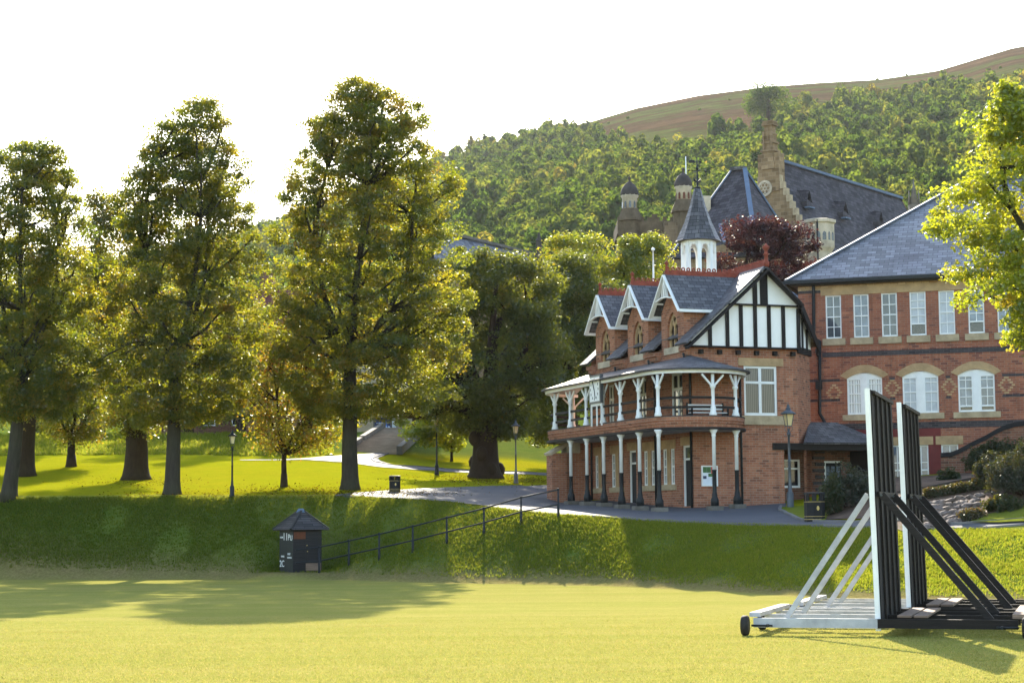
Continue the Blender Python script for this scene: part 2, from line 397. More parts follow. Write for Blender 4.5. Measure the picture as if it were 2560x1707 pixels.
def bumpy(X, Y):
    return (math.sin(X*.9+Y*.35)*.5 + math.sin(X*.37-Y*.8+1.3)*.5 + math.sin(X*2.1+Y*1.7)*.25 + math.sin(X*3.3-Y*2.9+.7)*.2)
def ground(X, Y):
    if HUT and abs(X-HUT[0]) < 3 and abs(Y-HUT[1]) < 3:
        d = math.hypot(X-HUT[0], Y-HUT[1]); w = max(0, min(1, (2.4-d)/1.2)); return ground_(X, Y)*(1-w)+HUT[2]*w
    return ground_(X, Y)
def ground_(X, Y):
    tx = X/Y
    ks = knots(tx); z = 0.0
    if Y <= ks[0][0]: return 0.0
    for (y0, z0), (y1, z1) in zip(ks, ks[1:]):
        if Y <= y1:
            t = (Y-y0)/(y1-y0)
            if y0 == ks[0][0]:
                t = t*.75 + .25*(t*t*(3-2*t)); e = 4*t*(1-t)
                return z0 + (z1-z0)*t + .05*bumpy(X, Y)*e
            return z0 + (z1-z0)*t + (.02*bumpy(X, Y) if Y < 190 and 0 < t < 1 else 0)
    return ks[-1][1]
def gp(px, py, ymin=20.0, ymax=400.0):
    """the ground point seen at a pixel"""
    d = ray(px, py); d = d / d.y; y = ymin
    while y < ymax:
        p = CAM + d*y
        if p.z <= ground(p.x, y): break
        y += .25
    lo, hi = y-.25, y
    for _ in range(12):
        m = (lo+hi)/2; p = CAM + d*m
        if p.z <= ground(p.x, m): hi = m
        else: lo = m
    p = CAM + d*hi; p.z = ground(p.x, p.y); return p
def gz(px, Y):
    X = tanx(px)*Y; return Vector((X, Y, ground(X, Y)))
def grid_sheet(name, xs, ys, mat, zoff=0.0, attrs=None):
    V = []; at_ = {k: [] for k in ('bank','lawn','dry','bare')}
    for Y in ys:
        for tx in xs:
            X = tx*Y; ks = knots(tx); V.append((X, Y, ground(X, Y)+zoff))
            f, t = ks[0][0], ks[1][0]
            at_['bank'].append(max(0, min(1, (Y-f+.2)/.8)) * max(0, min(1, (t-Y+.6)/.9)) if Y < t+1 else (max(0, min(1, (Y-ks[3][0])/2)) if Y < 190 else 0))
            at_['lawn'].append(max(0, min(1, (Y-t)/1.0)))
            at_['dry'].append(max(0, 1-abs((Y-f-.5)/1.6)))
            at_['bare'].append(bare_at(tx, X, Y) if Y > 190 else 0)
    nx = len(xs); F_ = [(j*nx+i, j*nx+i+1, (j+1)*nx+i+1, (j+1)*nx+i) for j in range(len(ys)-1) for i in range(nx-1)]
    me = bpy.data.meshes.new(name); me.from_pydata(V, [], F_); me.polygons.foreach_set('use_smooth', [True]*len(F_))
    for k, a in at_.items():
        q = me.attributes.new(k, 'FLOAT', 'POINT'); q.data.foreach_set('value', np.array(a, np.float32))
    me.materials.append(M(mat)); o = bpy.data.objects.new(name, me); C.objects.link(o); o['kind'] = 'structure'
    return o
_bl_px = [900,1100,1300,1489,1615,1709,1866,1992,2118,2370,2560,3300]
_bl_py = [400,345,318,334,362,376,330,314,290,232,216,165]
_BLX = np.array([tanx(p) for p in _bl_px]); _BLT = np.array([(at(p, y, 1000).z-H0)/1000 for p, y in zip(_bl_px, _bl_py)])
def bare_at(tx, X, Y):
    e = (ground(X, Y)-H0)/Y; return max(0.0, min(1.0, (e - np.interp(tx, _BLX, _BLT) + .0035*math.sin(X*.03)+.002*math.sin(X*.11+Y*.02))/.004))
_h = gp(733, 1430); HUT = (_h.x+.2, _h.y+.75, _h.z)      # a levelled pad for the hut
near_y = list(np.arange(6, 44, 2.0)) + list(np.arange(44, 128, .45)) + list(np.arange(128, 191, 3.0))
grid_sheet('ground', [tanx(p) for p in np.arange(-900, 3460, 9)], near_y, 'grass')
grid_sheet('hillside', [tanx(p) for p in np.arange(-900, 3460, 14)], list(np.arange(187.5, 330, 6)) + list(np.arange(330, 1160, 14)) + [1250, 1400, 1700], 'hill')
# the field carries on beside and behind the viewer
mb = MB(); mb.poly([(-400,-300,-.06),(400,-300,-.06),(400,40,-.06),(-400,40,-.06)])
me_ = mb.build('field', 'grass'); me_['kind'] = 'structure'

# ---------------------------------------------------------------- paths draped on the ground
def resample(pts, n):
    pts = [Vector(p) for p in pts]; L = [0]
    for a, b in zip(pts, pts[1:]): L.append(L[-1] + (b.xy-a.xy).length)
    out = []
    for k in range(n):
        t = L[-1]*k/(n-1); i = max(j for j in range(len(L)-1) if L[j] <= t + 1e-9); i = min(i, len(pts)-2)
        s = (t-L[i])/max(L[i+1]-L[i], 1e-9); out.append(pts[i].lerp(pts[i+1], min(1, s)))
    return out
def drape(name, A, B, mat, n=140, m=14, zoff=.03):
    A = resample(A, n); B = resample(B, n); mb = MB(); V = []
    for a, b in zip(A, B):
        for k in range(m+1):
            p = a.lerp(b, k/m); V.append((p.x, p.y, ground(p.x, p.y)+zoff))
    mb.add(V, [(i*(m+1)+k, i*(m+1)+k+1, (i+1)*(m+1)+k+1, (i+1)*(m+1)+k) for i in range(n-1) for k in range(m)], True)
    o = mb.build(name, mat); o['kind'] = 'structure'; return o
def kerb(name, line, w=.14, h=.09, n=160, mat='kerb', sink=.35):
    L = resample(line, n); nn = normals2([(p.x, p.y) for p in L]); V = []; mb = MB()
    for p, (a, b) in zip(L, nn):
        for s_, z in ((0, -sink), (0, h), (w, h), (w, -sink)):
            V.append((p.x+a*s_, p.y+b*s_, ground(p.x, p.y)+z))
    mb.add(V, [(4*i+k, 4*i+(k+1)%4, 4*i+4+(k+1)%4, 4*i+4+k) for i in range(n-1) for k in range(4)])
    o = mb.build(name, mat); o['kind'] = 'structure'; return o
front = [gp(x, y) for x, y in ((838,1239.5),(900,1241.5),(1000,1247),(1110,1253.5),(1200,1263),(1300,1278),(1400,1287),(1500,1293.5),(1600,1301),(1700,1306.5),(1800,1310.5),(2000,1315),(2200,1319.5),(2400,1323.5),(2700,1329))]
back = [gp(x, y) for x, y in ((838,1237.5),(1000,1225),(1100,1220),(1200,1216.5),(1300,1214),(1372,1213))] + [gz(1480,84), gz(1600,82), gz(1800,79)] + [gz(1960,77)] + [gp(x, y) for x, y in ((1962,1283),(1990,1297),(2040,1304),(2120,1307),(2400,1311),(2700,1316))]
drape('path', front, back, 'asphalt', 220, 22)
kerb('path_kerb', [gp(x, y) for x, y in ((1480,1292),(1600,1301),(1700,1306.5),(1800,1310.5),(2000,1315),(2200,1319.5),(2400,1323.5),(2700,1329))], .15, .06, 120)
kerb('garden_kerb', [gp(x, y) for x, y in ((1950,1268),(1945,1276),(1962,1286),(1990,1299.5),(2040,1306.5),(2120,1309),(2400,1312.5),(2700,1317))], .12, .10, 120)
pa = [gp(x, y) for x, y in ((600,1150),(754,1146.5),(870,1136),(980,1131),(945,1140),(926,1148),(935,1155),(980,1163),(1100,1171),(1180,1177),(1380,1185))]
pb = [gp(x, y) for x, y in ((600,1151),(754,1149.5),(840,1155),(900,1161),(920,1164),(935,1166),(950,1168),(1000,1171.5),(1100,1178),(1180,1182.5),(1380,1190))]
drape('garden_path', pa, pb, 'asphalt', 120, 10)
kerb('lawn_edging', pa[3:], .10, .07, 100)
# ---------------------------------------------------------------- wall helpers (o origin, u along, n outward; all local)
def V3(*a): return Vector(a)
def P_(o, u, n, a, z, d=0.0): return Vector(o) + Vector(u)*a + Vector((0,0,z)) + Vector(n)*d
def wall(mb, o, u, n, a0, a1, z0, z1, holes, depth=.22):
    A = sorted({a0, a1, *[h[i] for h in holes for i in (0,1) if a0 < h[i] < a1]}); Z = sorted({z0, z1, *[h[i] for h in holes for i in (2,3) if z0 < h[i] < z1]})
    for p, q in zip(A, A[1:]):
        for r, s in zip(Z, Z[1:]):
            ca, cz = (p+q)/2, (r+s)/2
            if any(h[0] < ca < h[1] and h[2] < cz < h[3] for h in holes): continue
            mb.poly([P_(o,u,n,p,r), P_(o,u,n,q,r), P_(o,u,n,q,s), P_(o,u,n,p,s)])
    for h in holes:
        c = [(h[0],h[2]),(h[1],h[2]),(h[1],h[3]),(h[0],h[3])]
        for i in range(4):
            (p, r), (q, s) = c[i], c[(i+1)%4]
            mb.poly([P_(o,u,n,p,r), P_(o,u,n,q,s), P_(o,u,n,q,s,-depth), P_(o,u,n,p,r,-depth)])
def plate_hole(mb, o, u, n, outer, hole, depth=.2):
    from mathutils.geometry import tessellate_polygon
    pts = [P_(o,u,n,a,z) for a, z in outer] + [P_(o,u,n,a,z) for a, z in hole]
    tr = tessellate_polygon([[Vector((a,z,0)) for a, z in outer], [Vector((a,z,0)) for a, z in hole]])
    mb.add(pts, [tuple(t) for t in tr])
    k = len(hole)
    for i in range(k):
        (a,z), (b,w) = hole[i], hole[(i+1)%k]
        mb.poly([P_(o,u,n,a,z), P_(o,u,n,b,w), P_(o,u,n,b,w,-depth), P_(o,u,n,a,z,-depth)])
def bx(mb, o, u, n, a0, a1, z0, z1, d0, d1):
    p = [P_(o,u,n,a,z,d) for d in (d0,d1) for a, z in ((a0,z0),(a1,z0),(a1,z1),(a0,z1))]
    mb.add(p, [(3,2,1,0),(4,5,6,7),(0,1,5,4),(1,2,6,5),(2,3,7,6),(3,0,4,7)])
def pointed(ac, hw, zs, k=1.25, n=9):
    r = hw*k*1.25; out = []
    for i in range(n+1):                       # right spring up to the point
        t = math.acos(max(-1,min(1,(r-hw)/r))) * i/n; out.append((ac+hw-r+r*math.cos(t), zs+r*math.sin(t)))
    return out + [(2*ac-a, z) for a, z in out[-2::-1]]
def segment(a0, a1, zs, rise, n=10):
    return [(a1+(a0-a1)*i/n, zs + rise*(1-(2*i/n-1)**2)) for i in range(n+1)]
def window(par, o, u, n, a0, a1, z0, z1, cols=2, rows=(1,), pane='glass', d=-.14, fw=.07, bw=.035, mid=None, frame='white', name='window', midw=.07, label=None, sash=False, open_=0.0):
    mb = MB(); bx(mb,o,u,n,a0,a0+fw,z0,z1,d,d+.09); bx(mb,o,u,n,a1-fw,a1,z0,z1,d,d+.09)
    bx(mb,o,u,n,a0+fw,a1-fw,z0,z0+fw*1.2,d,d+.10); bx(mb,o,u,n,a0+fw,a1-fw,z1-fw,z1,d,d+.09)
    ia, ib, za, zb = a0+fw, a1-fw, z0+fw*1.2, z1-fw
    if open_: bx(mb,o,u,n,ia,ib,za+open_,za+open_+fw,d+.03,d+.085); zlo = za+open_+fw
    else: zlo = za
    for i in range(1, cols):
        a = ia+(ib-ia)*i/cols; bx(mb,o,u,n,a-bw/2,a+bw/2,zlo,zb,d+.03,d+.075)
    for f in rows:
        if 0 < f < 1:
            z = zlo+(zb-zlo)*f; bx(mb,o,u,n,ia,ib,z-bw/2,z+bw/2,d+.028,d+.077)
    if mid: z = zlo+(zb-zlo)*mid; bx(mb,o,u,n,ia,ib,z-midw/2,z+midw/2,d+.02,d+.085)
    w = mb.build(name, frame, par, label)
    p = MB(); p.poly([P_(o,u,n,ia,zlo,d+.04),P_(o,u,n,ib,zlo,d+.04),P_(o,u,n,ib,zb,d+.04),P_(o,u,n,ia,zb,d+.04)]); p.build('pane', pane, w)
    if open_:
        p = MB(); p.poly([P_(o,u,n,ia,za,d-.02),P_(o,u,n,ib,za,d-.02),P_(o,u,n,ib,zlo,d-.02),P_(o,u,n,ia,zlo,d-.02)]); p.build('opening', 'glass_dark', w)
    return w
# ---------------------------------------------------------------- the pavilion
PO = Vector((7.34, 75, 2.70)); PT = math.atan2(.343, .939)
E1 = Vector((math.cos(PT), math.sin(PT), 0)); E2 = Vector((-math.sin(PT), math.cos(PT), 0))
def ploc(p): d = p-PO; return Vector((d.dot(E1), d.dot(E2), d.z))
def pwx(px, py, x=0.0): return ploc(on_plane(px, py, PO+E1*x, E1))       # on the long side
def pwy(px, py, y=0.0): return ploc(on_plane(px, py, PO+E2*y, E2))       # on the gable side
def c1(x, y): return 1340+.4592*x, 600+.4592*y
def c6(x, y): return 1360+.2933*x, 860+.2933*y
def c3(x, y): return 1840+.4464*x, 640+.4464*y
pav = thing('pavilion', 'red brick cricket pavilion with white balcony posts, three dormers and a timbered gable', 'pavilion', PO, PT)
YE = 10.7
ox, ux, nx = (0,0,0), (0,-1,0), (-1,0,0)      # long side: a = -y
oy, uy, ny = (0,0,0), (1,0,0), (0,-1,0)       # gable side: a = x
bk = MB()
def trim(name, mat, par, o, u, n, *a): m = MB(); bx(m, o, u, n, *a); return m.build(name, mat, par)
def fx(x, y): p = pwx(*c6(x, y)); return -p.y, p.z
# lower windows and doors on the long side
lowin = []
for xa, xb, yt, yb in ((303,330,1000,1270),(352,372,996,1268),(435,465,990,1265),(488,515,985,1260),(575,610,970,1252),(636,668,964,1248),(850,885,935,1228),(912,945,928,1222),(1013,1050,914,1212),(1078,1112,904,1206)):
    a0, z1 = fx(xa, yt); a1, _ = fx(xb, yt); _, z0 = fx(xa, yb); lowin.append((a0, a1, .93, 2.42))
lodoor = []
for xa, xb in ((722,785),(1180,1246)):
    a0, _ = fx(xa, 1000); a1, _ = fx(xb, 1000); lodoor.append((a0, a1, .02, 2.50))
updoor = []
for xa, xb in ((545,598),(792,872),(1080,1182)):
    a0, _ = fx(xa, 500); a1, _ = fx(xb, 500); updoor.append((a0, a1, 3.30, 5.55))
wall(bk, ox, ux, nx, -YE, 0.0, -.6, 6.62, lowin+lodoor+updoor, .25)
# gable side
def fy(px, py): p = pwy(px, py); return p.x, p.z
bw0 = fy(*c1(1130,683)); bw1 = fy(*c1(1316,957))
BIG = (bw0[0], bw1[0], bw1[1], bw0[1])
xr, _ = fy(1950, 1200); _, zb = fy(1945, 1124)
wall(bk, oy, uy, ny, 0.0, 4.86, -.6, 6.62, [BIG, (xr, 5.2, -.7, zb)], .22)
# canted corner, right side, far end
ch = [(4.86,0),(6.2,1.34)]
bk.poly([(4.86,0,zb),(6.2,1.34,zb),(6.2,1.34,7.3),(4.86,0,6.62)])
bk.poly([(6.2,1.34,-.6),(6.2,YE,-.6),(6.2,YE,7.3),(6.2,1.34,7.3)])
bk.poly([(0,YE,-.6),(6.2,YE,-.6),(6.2,YE,7.3),(3.32,YE,9.8),(0,YE,6.9)])
bk.box(xr-.002, xr+.22, .02, 2.0, -.6, zb)     # the corner pier of the recess
# dormer fronts and cheeks
DY = [1.79, 5.36, 9.02]; DH = 1.1; SL = .889
def rz(x): return 6.62+SL*(x+.35)
for yc in DY:
    arch = pointed(-yc, .52, 7.35, 1.3)
    hole = [(-yc-.52, 6.62), (-yc+.52, 6.62)] + arch
    hole = [(-yc-.52, 6.62), (-yc+.52, 6.62)] + [p for p in arch]
    plate_hole(bk, ox, ux, nx, [(-yc-DH,6.0+.62),(-yc-DH,8.15),(-yc,9.35),(-yc+DH,8.15),(-yc+DH,6.62)][::-1], [(a, max(z, 6.64)) for a, z in hole], .2)
    for s in (-1, 1):
        bk.poly([(0,yc+s*DH,6.62),(0,yc+s*DH,8.2),(1.6,yc+s*DH,8.2)])
# corbels under the pent pieces
gaps = [(-.15, DY[0]-DH), (DY[0]+DH, DY[1]-DH), (DY[1]+DH, DY[2]-DH), (DY[2]+DH, YE+.1)]
for g0, g1 in gaps:
    for k in range(3): bk.box(-.10-.09*k, .0, max(g0, 0)+.12-.04*k, min(g1, YE)-.12+.04*k, 6.02+.17*k, 6.19+.17*k)
# buttress at the far left
bk.box(-2.0, -1.25, 10.75, 11.4, -.4, 2.55)
bk.box(-1.25, 0, 10.95, 11.3, -.4, 3.02)
bk.build('wall', 'brick', pav)
st = MB(); st.slab([(-2.1,10.65,2.55),(-1.15,10.65,3.05),(-1.15,11.5,3.05),(-2.1,11.5,2.55)], .12); st.box(-1.25,-.6,10.7,11.45,2.56,3.04)
st.build('buttress_cap', 'stone_pale', pav)
# stone trim on the long side
for i in range(0, 10, 2):
    a0, a1 = lowin[i][0], lowin[i+1][1]
    trim('window_sill', 'stone_sill', pav, ox, ux, nx, a0-.15, a1+.15, .70, .93, 0, .07)
    trim('lintel', 'stone_tan', pav, ox, ux, nx, a0-.12, a1+.12, 2.42, 2.80, 0, .025)
    trim('window_pier', 'stone_tan', pav, ox, ux, nx, lowin[i][1], lowin[i+1][0], .93, 2.42, 0, .02)
for d in lodoor: trim('lintel', 'stone_tan', pav, ox, ux, nx, d[0]-.12, d[1]+.12, 2.50, 2.85, 0, .025)
for d in updoor: trim('lintel', 'stone_tan', pav, ox, ux, nx, d[0]-.10, d[1]+.10, 5.55, 5.80, 0, .025)
a0, a1, z0, z1 = BIG
trim('lintel', 'stone_tan', pav, oy, uy, ny, a0-.25, a1+.3, z1, z1+.32, 0, .03); trim('window_sill', 'stone_sill', pav, oy, uy, ny, a0-.15, a1+.25, z0-.38, z0, 0, .09)
for w in lowin: window(pav, ox, ux, nx, *w, cols=2, rows=(.25,.75), pane='glass', mid=.5, fw=.06, d=-.12)
for d in lodoor:
    m = MB(); bx(m,ox,ux,nx,d[0],d[0]+.08,d[2],d[3],-.16,-.06); bx(m,ox,ux,nx,d[1]-.08,d[1],d[2],d[3],-.16,-.06); bx(m,ox,ux,nx,d[0],d[1],d[3]-.6,d[3]-.52,-.16,-.06); bx(m,ox,ux,nx,d[0],d[1],d[3]-.08,d[3],-.16,-.06)
    fr = m.build('door_frame', 'white', pav); m = MB(); bx(m,ox,ux,nx,d[0]+.08,d[1]-.08,d[2],d[3]-.6,-.2,-.12); m.build('door_leaf', 'black_paint', fr)
    m = MB(); bx(m,ox,ux,nx,d[0]+.08,d[1]-.08,d[3]-.52,d[3]-.08,-.16,-.12); m.build('fanlight', 'glass', fr)
for d in updoor: window(pav, ox, ux, nx, *d, cols=2, rows=(), pane='glass_dark', mid=.72, fw=.10, bw=.12, d=-.16, frame='white', name='balcony_door', midw=.12)
window(pav, oy, uy, ny, *BIG, cols=2, rows=(), pane='blinds_dark', mid=.68, fw=.10, bw=.13, midw=.10, d=-.13)
# roofs
rf = MB(); RX, RZ = 3.32, rz(3.32); T = .09
yy = [(-.45, DY[0]-DH)] + [(DY[0]+DH, DY[1]-DH), (DY[1]+DH, DY[2]-DH), (DY[2]+DH, YE+.35)]
for a, b in yy: rf.slab([(-.40,a,rz(-.40)),(RX,a,RZ),(RX,b,RZ),(-.40,b,rz(-.40))][::-1], T)
for yc in DY: rf.slab([(.04,yc-DH,rz(.04)),(RX,yc-DH,RZ),(RX,yc+DH,RZ),(.04,yc+DH,rz(.04))][::-1], T)
def rzr(x): return RZ-SL*(x-RX)
rf.slab([(RX,-.45,RZ),(4.92,-.45,rzr(4.92)),(6.72,1.35,rzr(6.72)),(6.72,YE+.35,rzr(6.72)),(RX,YE+.35,RZ)], T)
rf.build('roof', 'slate', pav)
fl = MB()
DZ = 9.68
for yc in DY:
    d = MB(); xe = (8.10-6.62)/SL-.35+.25; xp = 3.32
    for s in (-1, 1):
        q = [(-.32,yc,DZ),(xp,yc,DZ),(xe,yc+s*1.42,8.08),(-.32,yc+s*1.42,8.08)]
        d.slab(q if s < 0 else q[::-1], -.07 if False else .07)
        fl.bar((xe-.1,yc+s*1.42,8.12),(xp,yc+s*.08,DZ+.02),.16,.05)
    d.build('dormer_roof', 'slate', pav)
    # white bargeboards with collar, king post and struts
    b = MB(); xb = -.34
    for s in (-1, 1):
        b.bar((xb,yc,DZ-.02),(xb,yc+s*1.46,8.0),.06,.19,(1,0,0)); b.bar((xb,yc+s*1.46,8.03),(1.3,yc+s*1.46,8.03),.10,.12)
        b.bar((xb,yc+s*.80,8.62),(xb,yc+s*.25,8.72),.05,.12,(1,0,0)); b.bar((xb,yc+s*.28,8.74),(xb,yc+s*.05,9.35),.045,.09,(1,0,0))
        b.bar((xb+.03,yc+s*.9,8.55),(0,yc+s*.9,8.55),.07,.07)
    b.bar((xb,yc-.34,8.72),(xb,yc+.34,8.72),.05,.12,(1,0,0)); b.bar((xb,yc,8.72),(xb,yc,9.5),.06,.1,(1,0,0))
    b.build('bargeboard', 'white', pav)
    # tracery window
    w = MB(); ar = pointed(-yc, .52, 7.35, 1.3); ins = pointed(-yc, .40, 7.35, 1.3)
    ring_o = [(-yc+.52,6.64)] + ar + [(-yc-.52,6.64)]; ring_i = [(-yc+.40,6.64)] + ins + [(-yc-.40,6.64)]
    V = []
    for (a, z), (c, e) in zip(ring_o, ring_i): V += [P_(ox,ux,nx,a,z,-.10), P_(ox,ux,nx,c,e,-.10), P_(ox,ux,nx,c,e,-.18)]
    w.add(V, [(3*i, 3*i+1, 3*i+4, 3*i+3) for i in range(len(ring_o)-1)] + [(3*i+1, 3*i+2, 3*i+5, 3*i+4) for i in range(len(ring_o)-1)])
    bx(w, ox, ux, nx, -yc-.045, -yc+.045, 6.64, 7.55, -.17, -.09)
    for s in (-1, 1):
        pth = [P_(ox,ux,nx,-yc,7.5,-.13), P_(ox,ux,nx,-yc+s*.1,7.68,-.13), P_(ox,ux,nx,-yc+s*.24,7.95,-.13)]; w.tube(pth, .045, 6)
        pth = [P_(ox,ux,nx,-yc+s*.4,7.3,-.13), P_(ox,ux,nx,-yc+s*.33,7.52,-.13), P_(ox,ux,nx,-yc+s*.2,7.68,-.13), P_(ox,ux,nx,-yc+s*.04,7.5,-.13)]; w.tube(pth, .04, 6)
    wo = w.build('arched_window', 'stone_tan', pav)
    p = MB(); p.poly([P_(ox,ux,nx,a,z,-.17) for a, z in ring_i]); p.build('pane', 'glass_dark', wo)
    s_ = MB(); bx(s_, ox, ux, nx, -yc-.72, -yc+.72, 6.36, 6.64, -.05, .08); s_.build('dormer_sill', 'stone_pale', pav)
fl.build('lead_flashing', 'lead', pav)
def cresting(par, a, b, ring=.13):
    m = MB(); a = Vector(a); b = Vector(b); L = (b-a).length; d = (b-a)/L; m.bar(a, b, .20, .10); m.bar(a+Vector((0,0,.10)), b+Vector((0,0,.10)), .05, .12)
    side = d.cross(Vector((0,0,1))); k = int(L/.24)
    for i in range(k):
        c = a+d*(.12+.24*i)+Vector((0,0,.22)); V = []
        for j in range(10):
            t = 2*math.pi*j/10; e = d*math.cos(t)+Vector((0,0,math.sin(t)))
            for r in (.09, .042):
                for s in (-.02, .02): V.append(c+e*r+side*s)
        fs = []
        for j in range(10):
            p, q = 4*j, 4*((j+1)%10); fs += [(p,q,q+2,p+2),(p+1,p+3,q+3,q+1),(p,p+1,q+1,q),(p+2,q+2,q+3,p+3)]
        m.add(V, fs)
    return m.build('ridge_cresting', 'terracotta', par)
def finial(par, x, y, z, k=1.0):
    m = MB(); m.lathe([(.13*k,-.1),(.13*k,.1),(.09*k,.14),(.08*k,.4*k),(.14*k,.45*k),(.08*k,.5*k),(.07*k,.62*k),(.15*k,.70*k),(.16*k,.78*k),(.06*k,.86*k),(.02,.93*k)], (x,y,z), 10); return m.build('finial', 'terracotta', par)
for yc in DY: cresting(pav, (-.30,yc,DZ+.05), (3.2,yc,DZ+.05)); finial(pav, -.22, yc, DZ+.05, .6)
cresting(pav, (RX,-.40,RZ+.04), (RX,YE+.3,RZ+.04)); finial(pav, RX, -.38, RZ+.1, .95)
# timbered gable: white panels, dark studs
pn = MB(); yp = -.07
pn.poly([(-.05,yp,6.55),(4.86,yp,6.55),(4.86,yp,rzr(4.86)-.12),(RX,yp,RZ-.12),(-.05,yp,rz(-.05)-.12)])
pn.poly([(4.86,yp,6.55),(6.3,1.44+yp,6.55),(6.3,1.44+yp,rzr(6.3)-.12),(4.86,yp,rzr(4.86)-.12)])
pn.build('gable_panel', 'white_render', pav)
tm = MB(); yt = -.11
def tb(xa, za, xb_, zb_, w): tm.bar((xa,yt,za),(xb_,yt,zb_),.06,w,(0,1,0))
tb(-.35, 6.52, 4.90, 6.52, .30)
zmid = pwy(*c1(1260,358)).z; tb(RX-(RZ-zmid)/SL+.1, zmid, 4.86, zmid, .24)
for cx, top in ((940,'s'),(1035,'s'),(1110,'m'),(1187,'t'),(1262,'m'),(1340,'m'),(1422,'s')):
    x = pwy(*c1(cx, 470)).x; zt = min(rz(x), rzr(x))-.25
    tm.bar((x,yt,6.5),(x,yt,zmid if top == 'm' else zt),.16,.055,(0,1,0))
for cx, w in ((1248,.34),(1187,.16)):
    x = pwy(*c1(cx, 280)).x if cx == 1187 else RX; tm.bar((x,yt,zmid),(x,yt,min(rz(x), rzr(x))-.2),w,.057,(0,1,0))
x = pwy(*c1(1262,280)).x
for k in range(6): tm.box(.3+.85*k, .48+.85*k, -.16, 0, 6.22, 6.40)
tm.bar((-.42,-.44,rz(-.42)-.16),(RX,-.44,RZ-.16),.07,.34,(0,1,0)); tm.bar((RX,-.445,RZ-.16),(4.92,-.445,rzr(4.92)-.16),.07,.34,(0,1,0))
tm.bar((4.90,-.42,rzr(4.92)-.16),(6.70,1.36,rzr(6.72)-.16),.07,.32)
tm.bar((4.88,-.04,6.5),(6.32,1.42,6.5),.08,.28)
for k in (.35,.68): tm.bar((4.86+1.4*k,-.10+1.4*k,6.5),(4.86+1.4*k,-.10+1.4*k,rzr(4.86+1.4*k)-.2),.10,.07)
tm.build('timber_frame', 'timber_dark', pav)
# verandah: outline of the balcony, floor, posts, rails, roof
out = [(-2.35,9.6),(-2.33,10.1),(-2.2,10.7),(-1.9,11.3),(-1.4,11.9),(-.8,12.25),(0,12.4)]
near = [(-2.35,-.8),(-2.26,-1.3),(-2.0,-1.8),(-1.55,-2.2),(-1.0,-2.45),(-.3,-2.55),(.4,-2.42),(1.0,-2.1),(1.5,-1.6),(1.85,-1.0),(2.05,-.4),(2.1,0)]
outline = out[::-1] + near
def inset(line, d): return [(x+a*d, y+b*d) for (x, y), (a, b) in zip(line, normals2(line))]
if inset(outline, .3)[8][0] < outline[8][0]: outline = outline[::-1]
bal = MB(); bal.ribbon(outline, 3.10, 3.36, .05, .30); bal.ribbon(outline, 3.36, 3.52, .0, .28); bal.ribbon(outline, 3.24, 3.30, -.01, .06)
bal.build('balcony_parapet', 'brick', pav)
m = MB(); m.ribbon(outline, 3.00, 3.10, -.05, .22); m.build('balcony_beam', 'timber_dark', pav)
m = MB(); m.ribbon(outline, 3.52, 3.56, -.02, .3); m.build('parapet_coping', 'brick_dark', pav)
m = MB(); inn = inset(outline, .15)
m.poly([(x,y,3.03) for x, y in inn] + [(0,0,3.03)] if abs(inn[-1][1]) < 1 else [(x,y,3.03) for x, y in inn[::-1]] + [(0,0,3.03)])
m.poly([(x,y,3.30) for x, y in inn] + ([(0,0,3.30)] if abs(inn[-1][1]) < 1 else [(0,0,3.30)]))
m.build('balcony_floor', 'white_worn', pav)
eav = inset(outline, -.28); V = []; vr = MB()
def wallpt(x, y):
    if y > YE: return (min(0.0, x*.1), YE+.0)
    return (0.0, min(max(y, 0.0), YE))
rp = []
for x, y in eav:
    wx, wy = wallpt(x, y); rp.append(((x,y,5.42), (wx,wy,6.15)))
for (a, b), (c, d) in zip(rp, rp[1:]):
    q = [a, c, d, b] if (Vector(d)-Vector(b)).length > .01 else [a, c, b]
    n = (Vector(q[1])-Vector(q[0])).cross(Vector(q[2])-Vector(q[0]))
    vr.poly(q if n.z > 0 else q[::-1])
vr.ribbon(eav, 5.36, 5.42, 0, .06)
vr.build('verandah_roof', 'slate', pav)
m = MB(); m.ribbon(outline, 5.23, 5.36, -.10, .02); m.build('eaves_beam', 'white', pav)
cl = MB()
ei = inset(outline, -.2)
for (a, b), (c, d) in zip(zip(ei, [wallpt(*p) for p in ei]), list(zip(ei, [wallpt(*p) for p in ei]))[1:]):
    q = [(a[0],a[1],5.37),(c[0],c[1],5.37),(d[0],d[1],5.95),(b[0],b[1],5.95)]
    if (Vector(q[2])-Vector(q[3])).length < .01: q = q[:3]
    cl.poly(q)
cl.build('verandah_ceiling', 'white_worn', pav)
SP = 1.87; posts = [(-2.2, -1.45+SP*k) for k in range(7)]
curve = [(-.25,-2.40),(.98,-1.93)]
def upper_post(x, y, tx, ty):
    m = MB(); m.lathe([(.16,3.54),(.16,3.62),(.12,3.72),(.115,3.9),(.075,3.95),(.075,4.62),(.12,4.68),(.12,4.74),(.07,4.80),(.07,5.2)], (x,y,0), 8)
    for s in (-1, 1): m.bar((x+tx*s*.04,y+ty*s*.04,4.72),(x+tx*s*.52,y+ty*s*.52,5.18),.055,.075)
    m.build('balcony_post', 'white', pav)
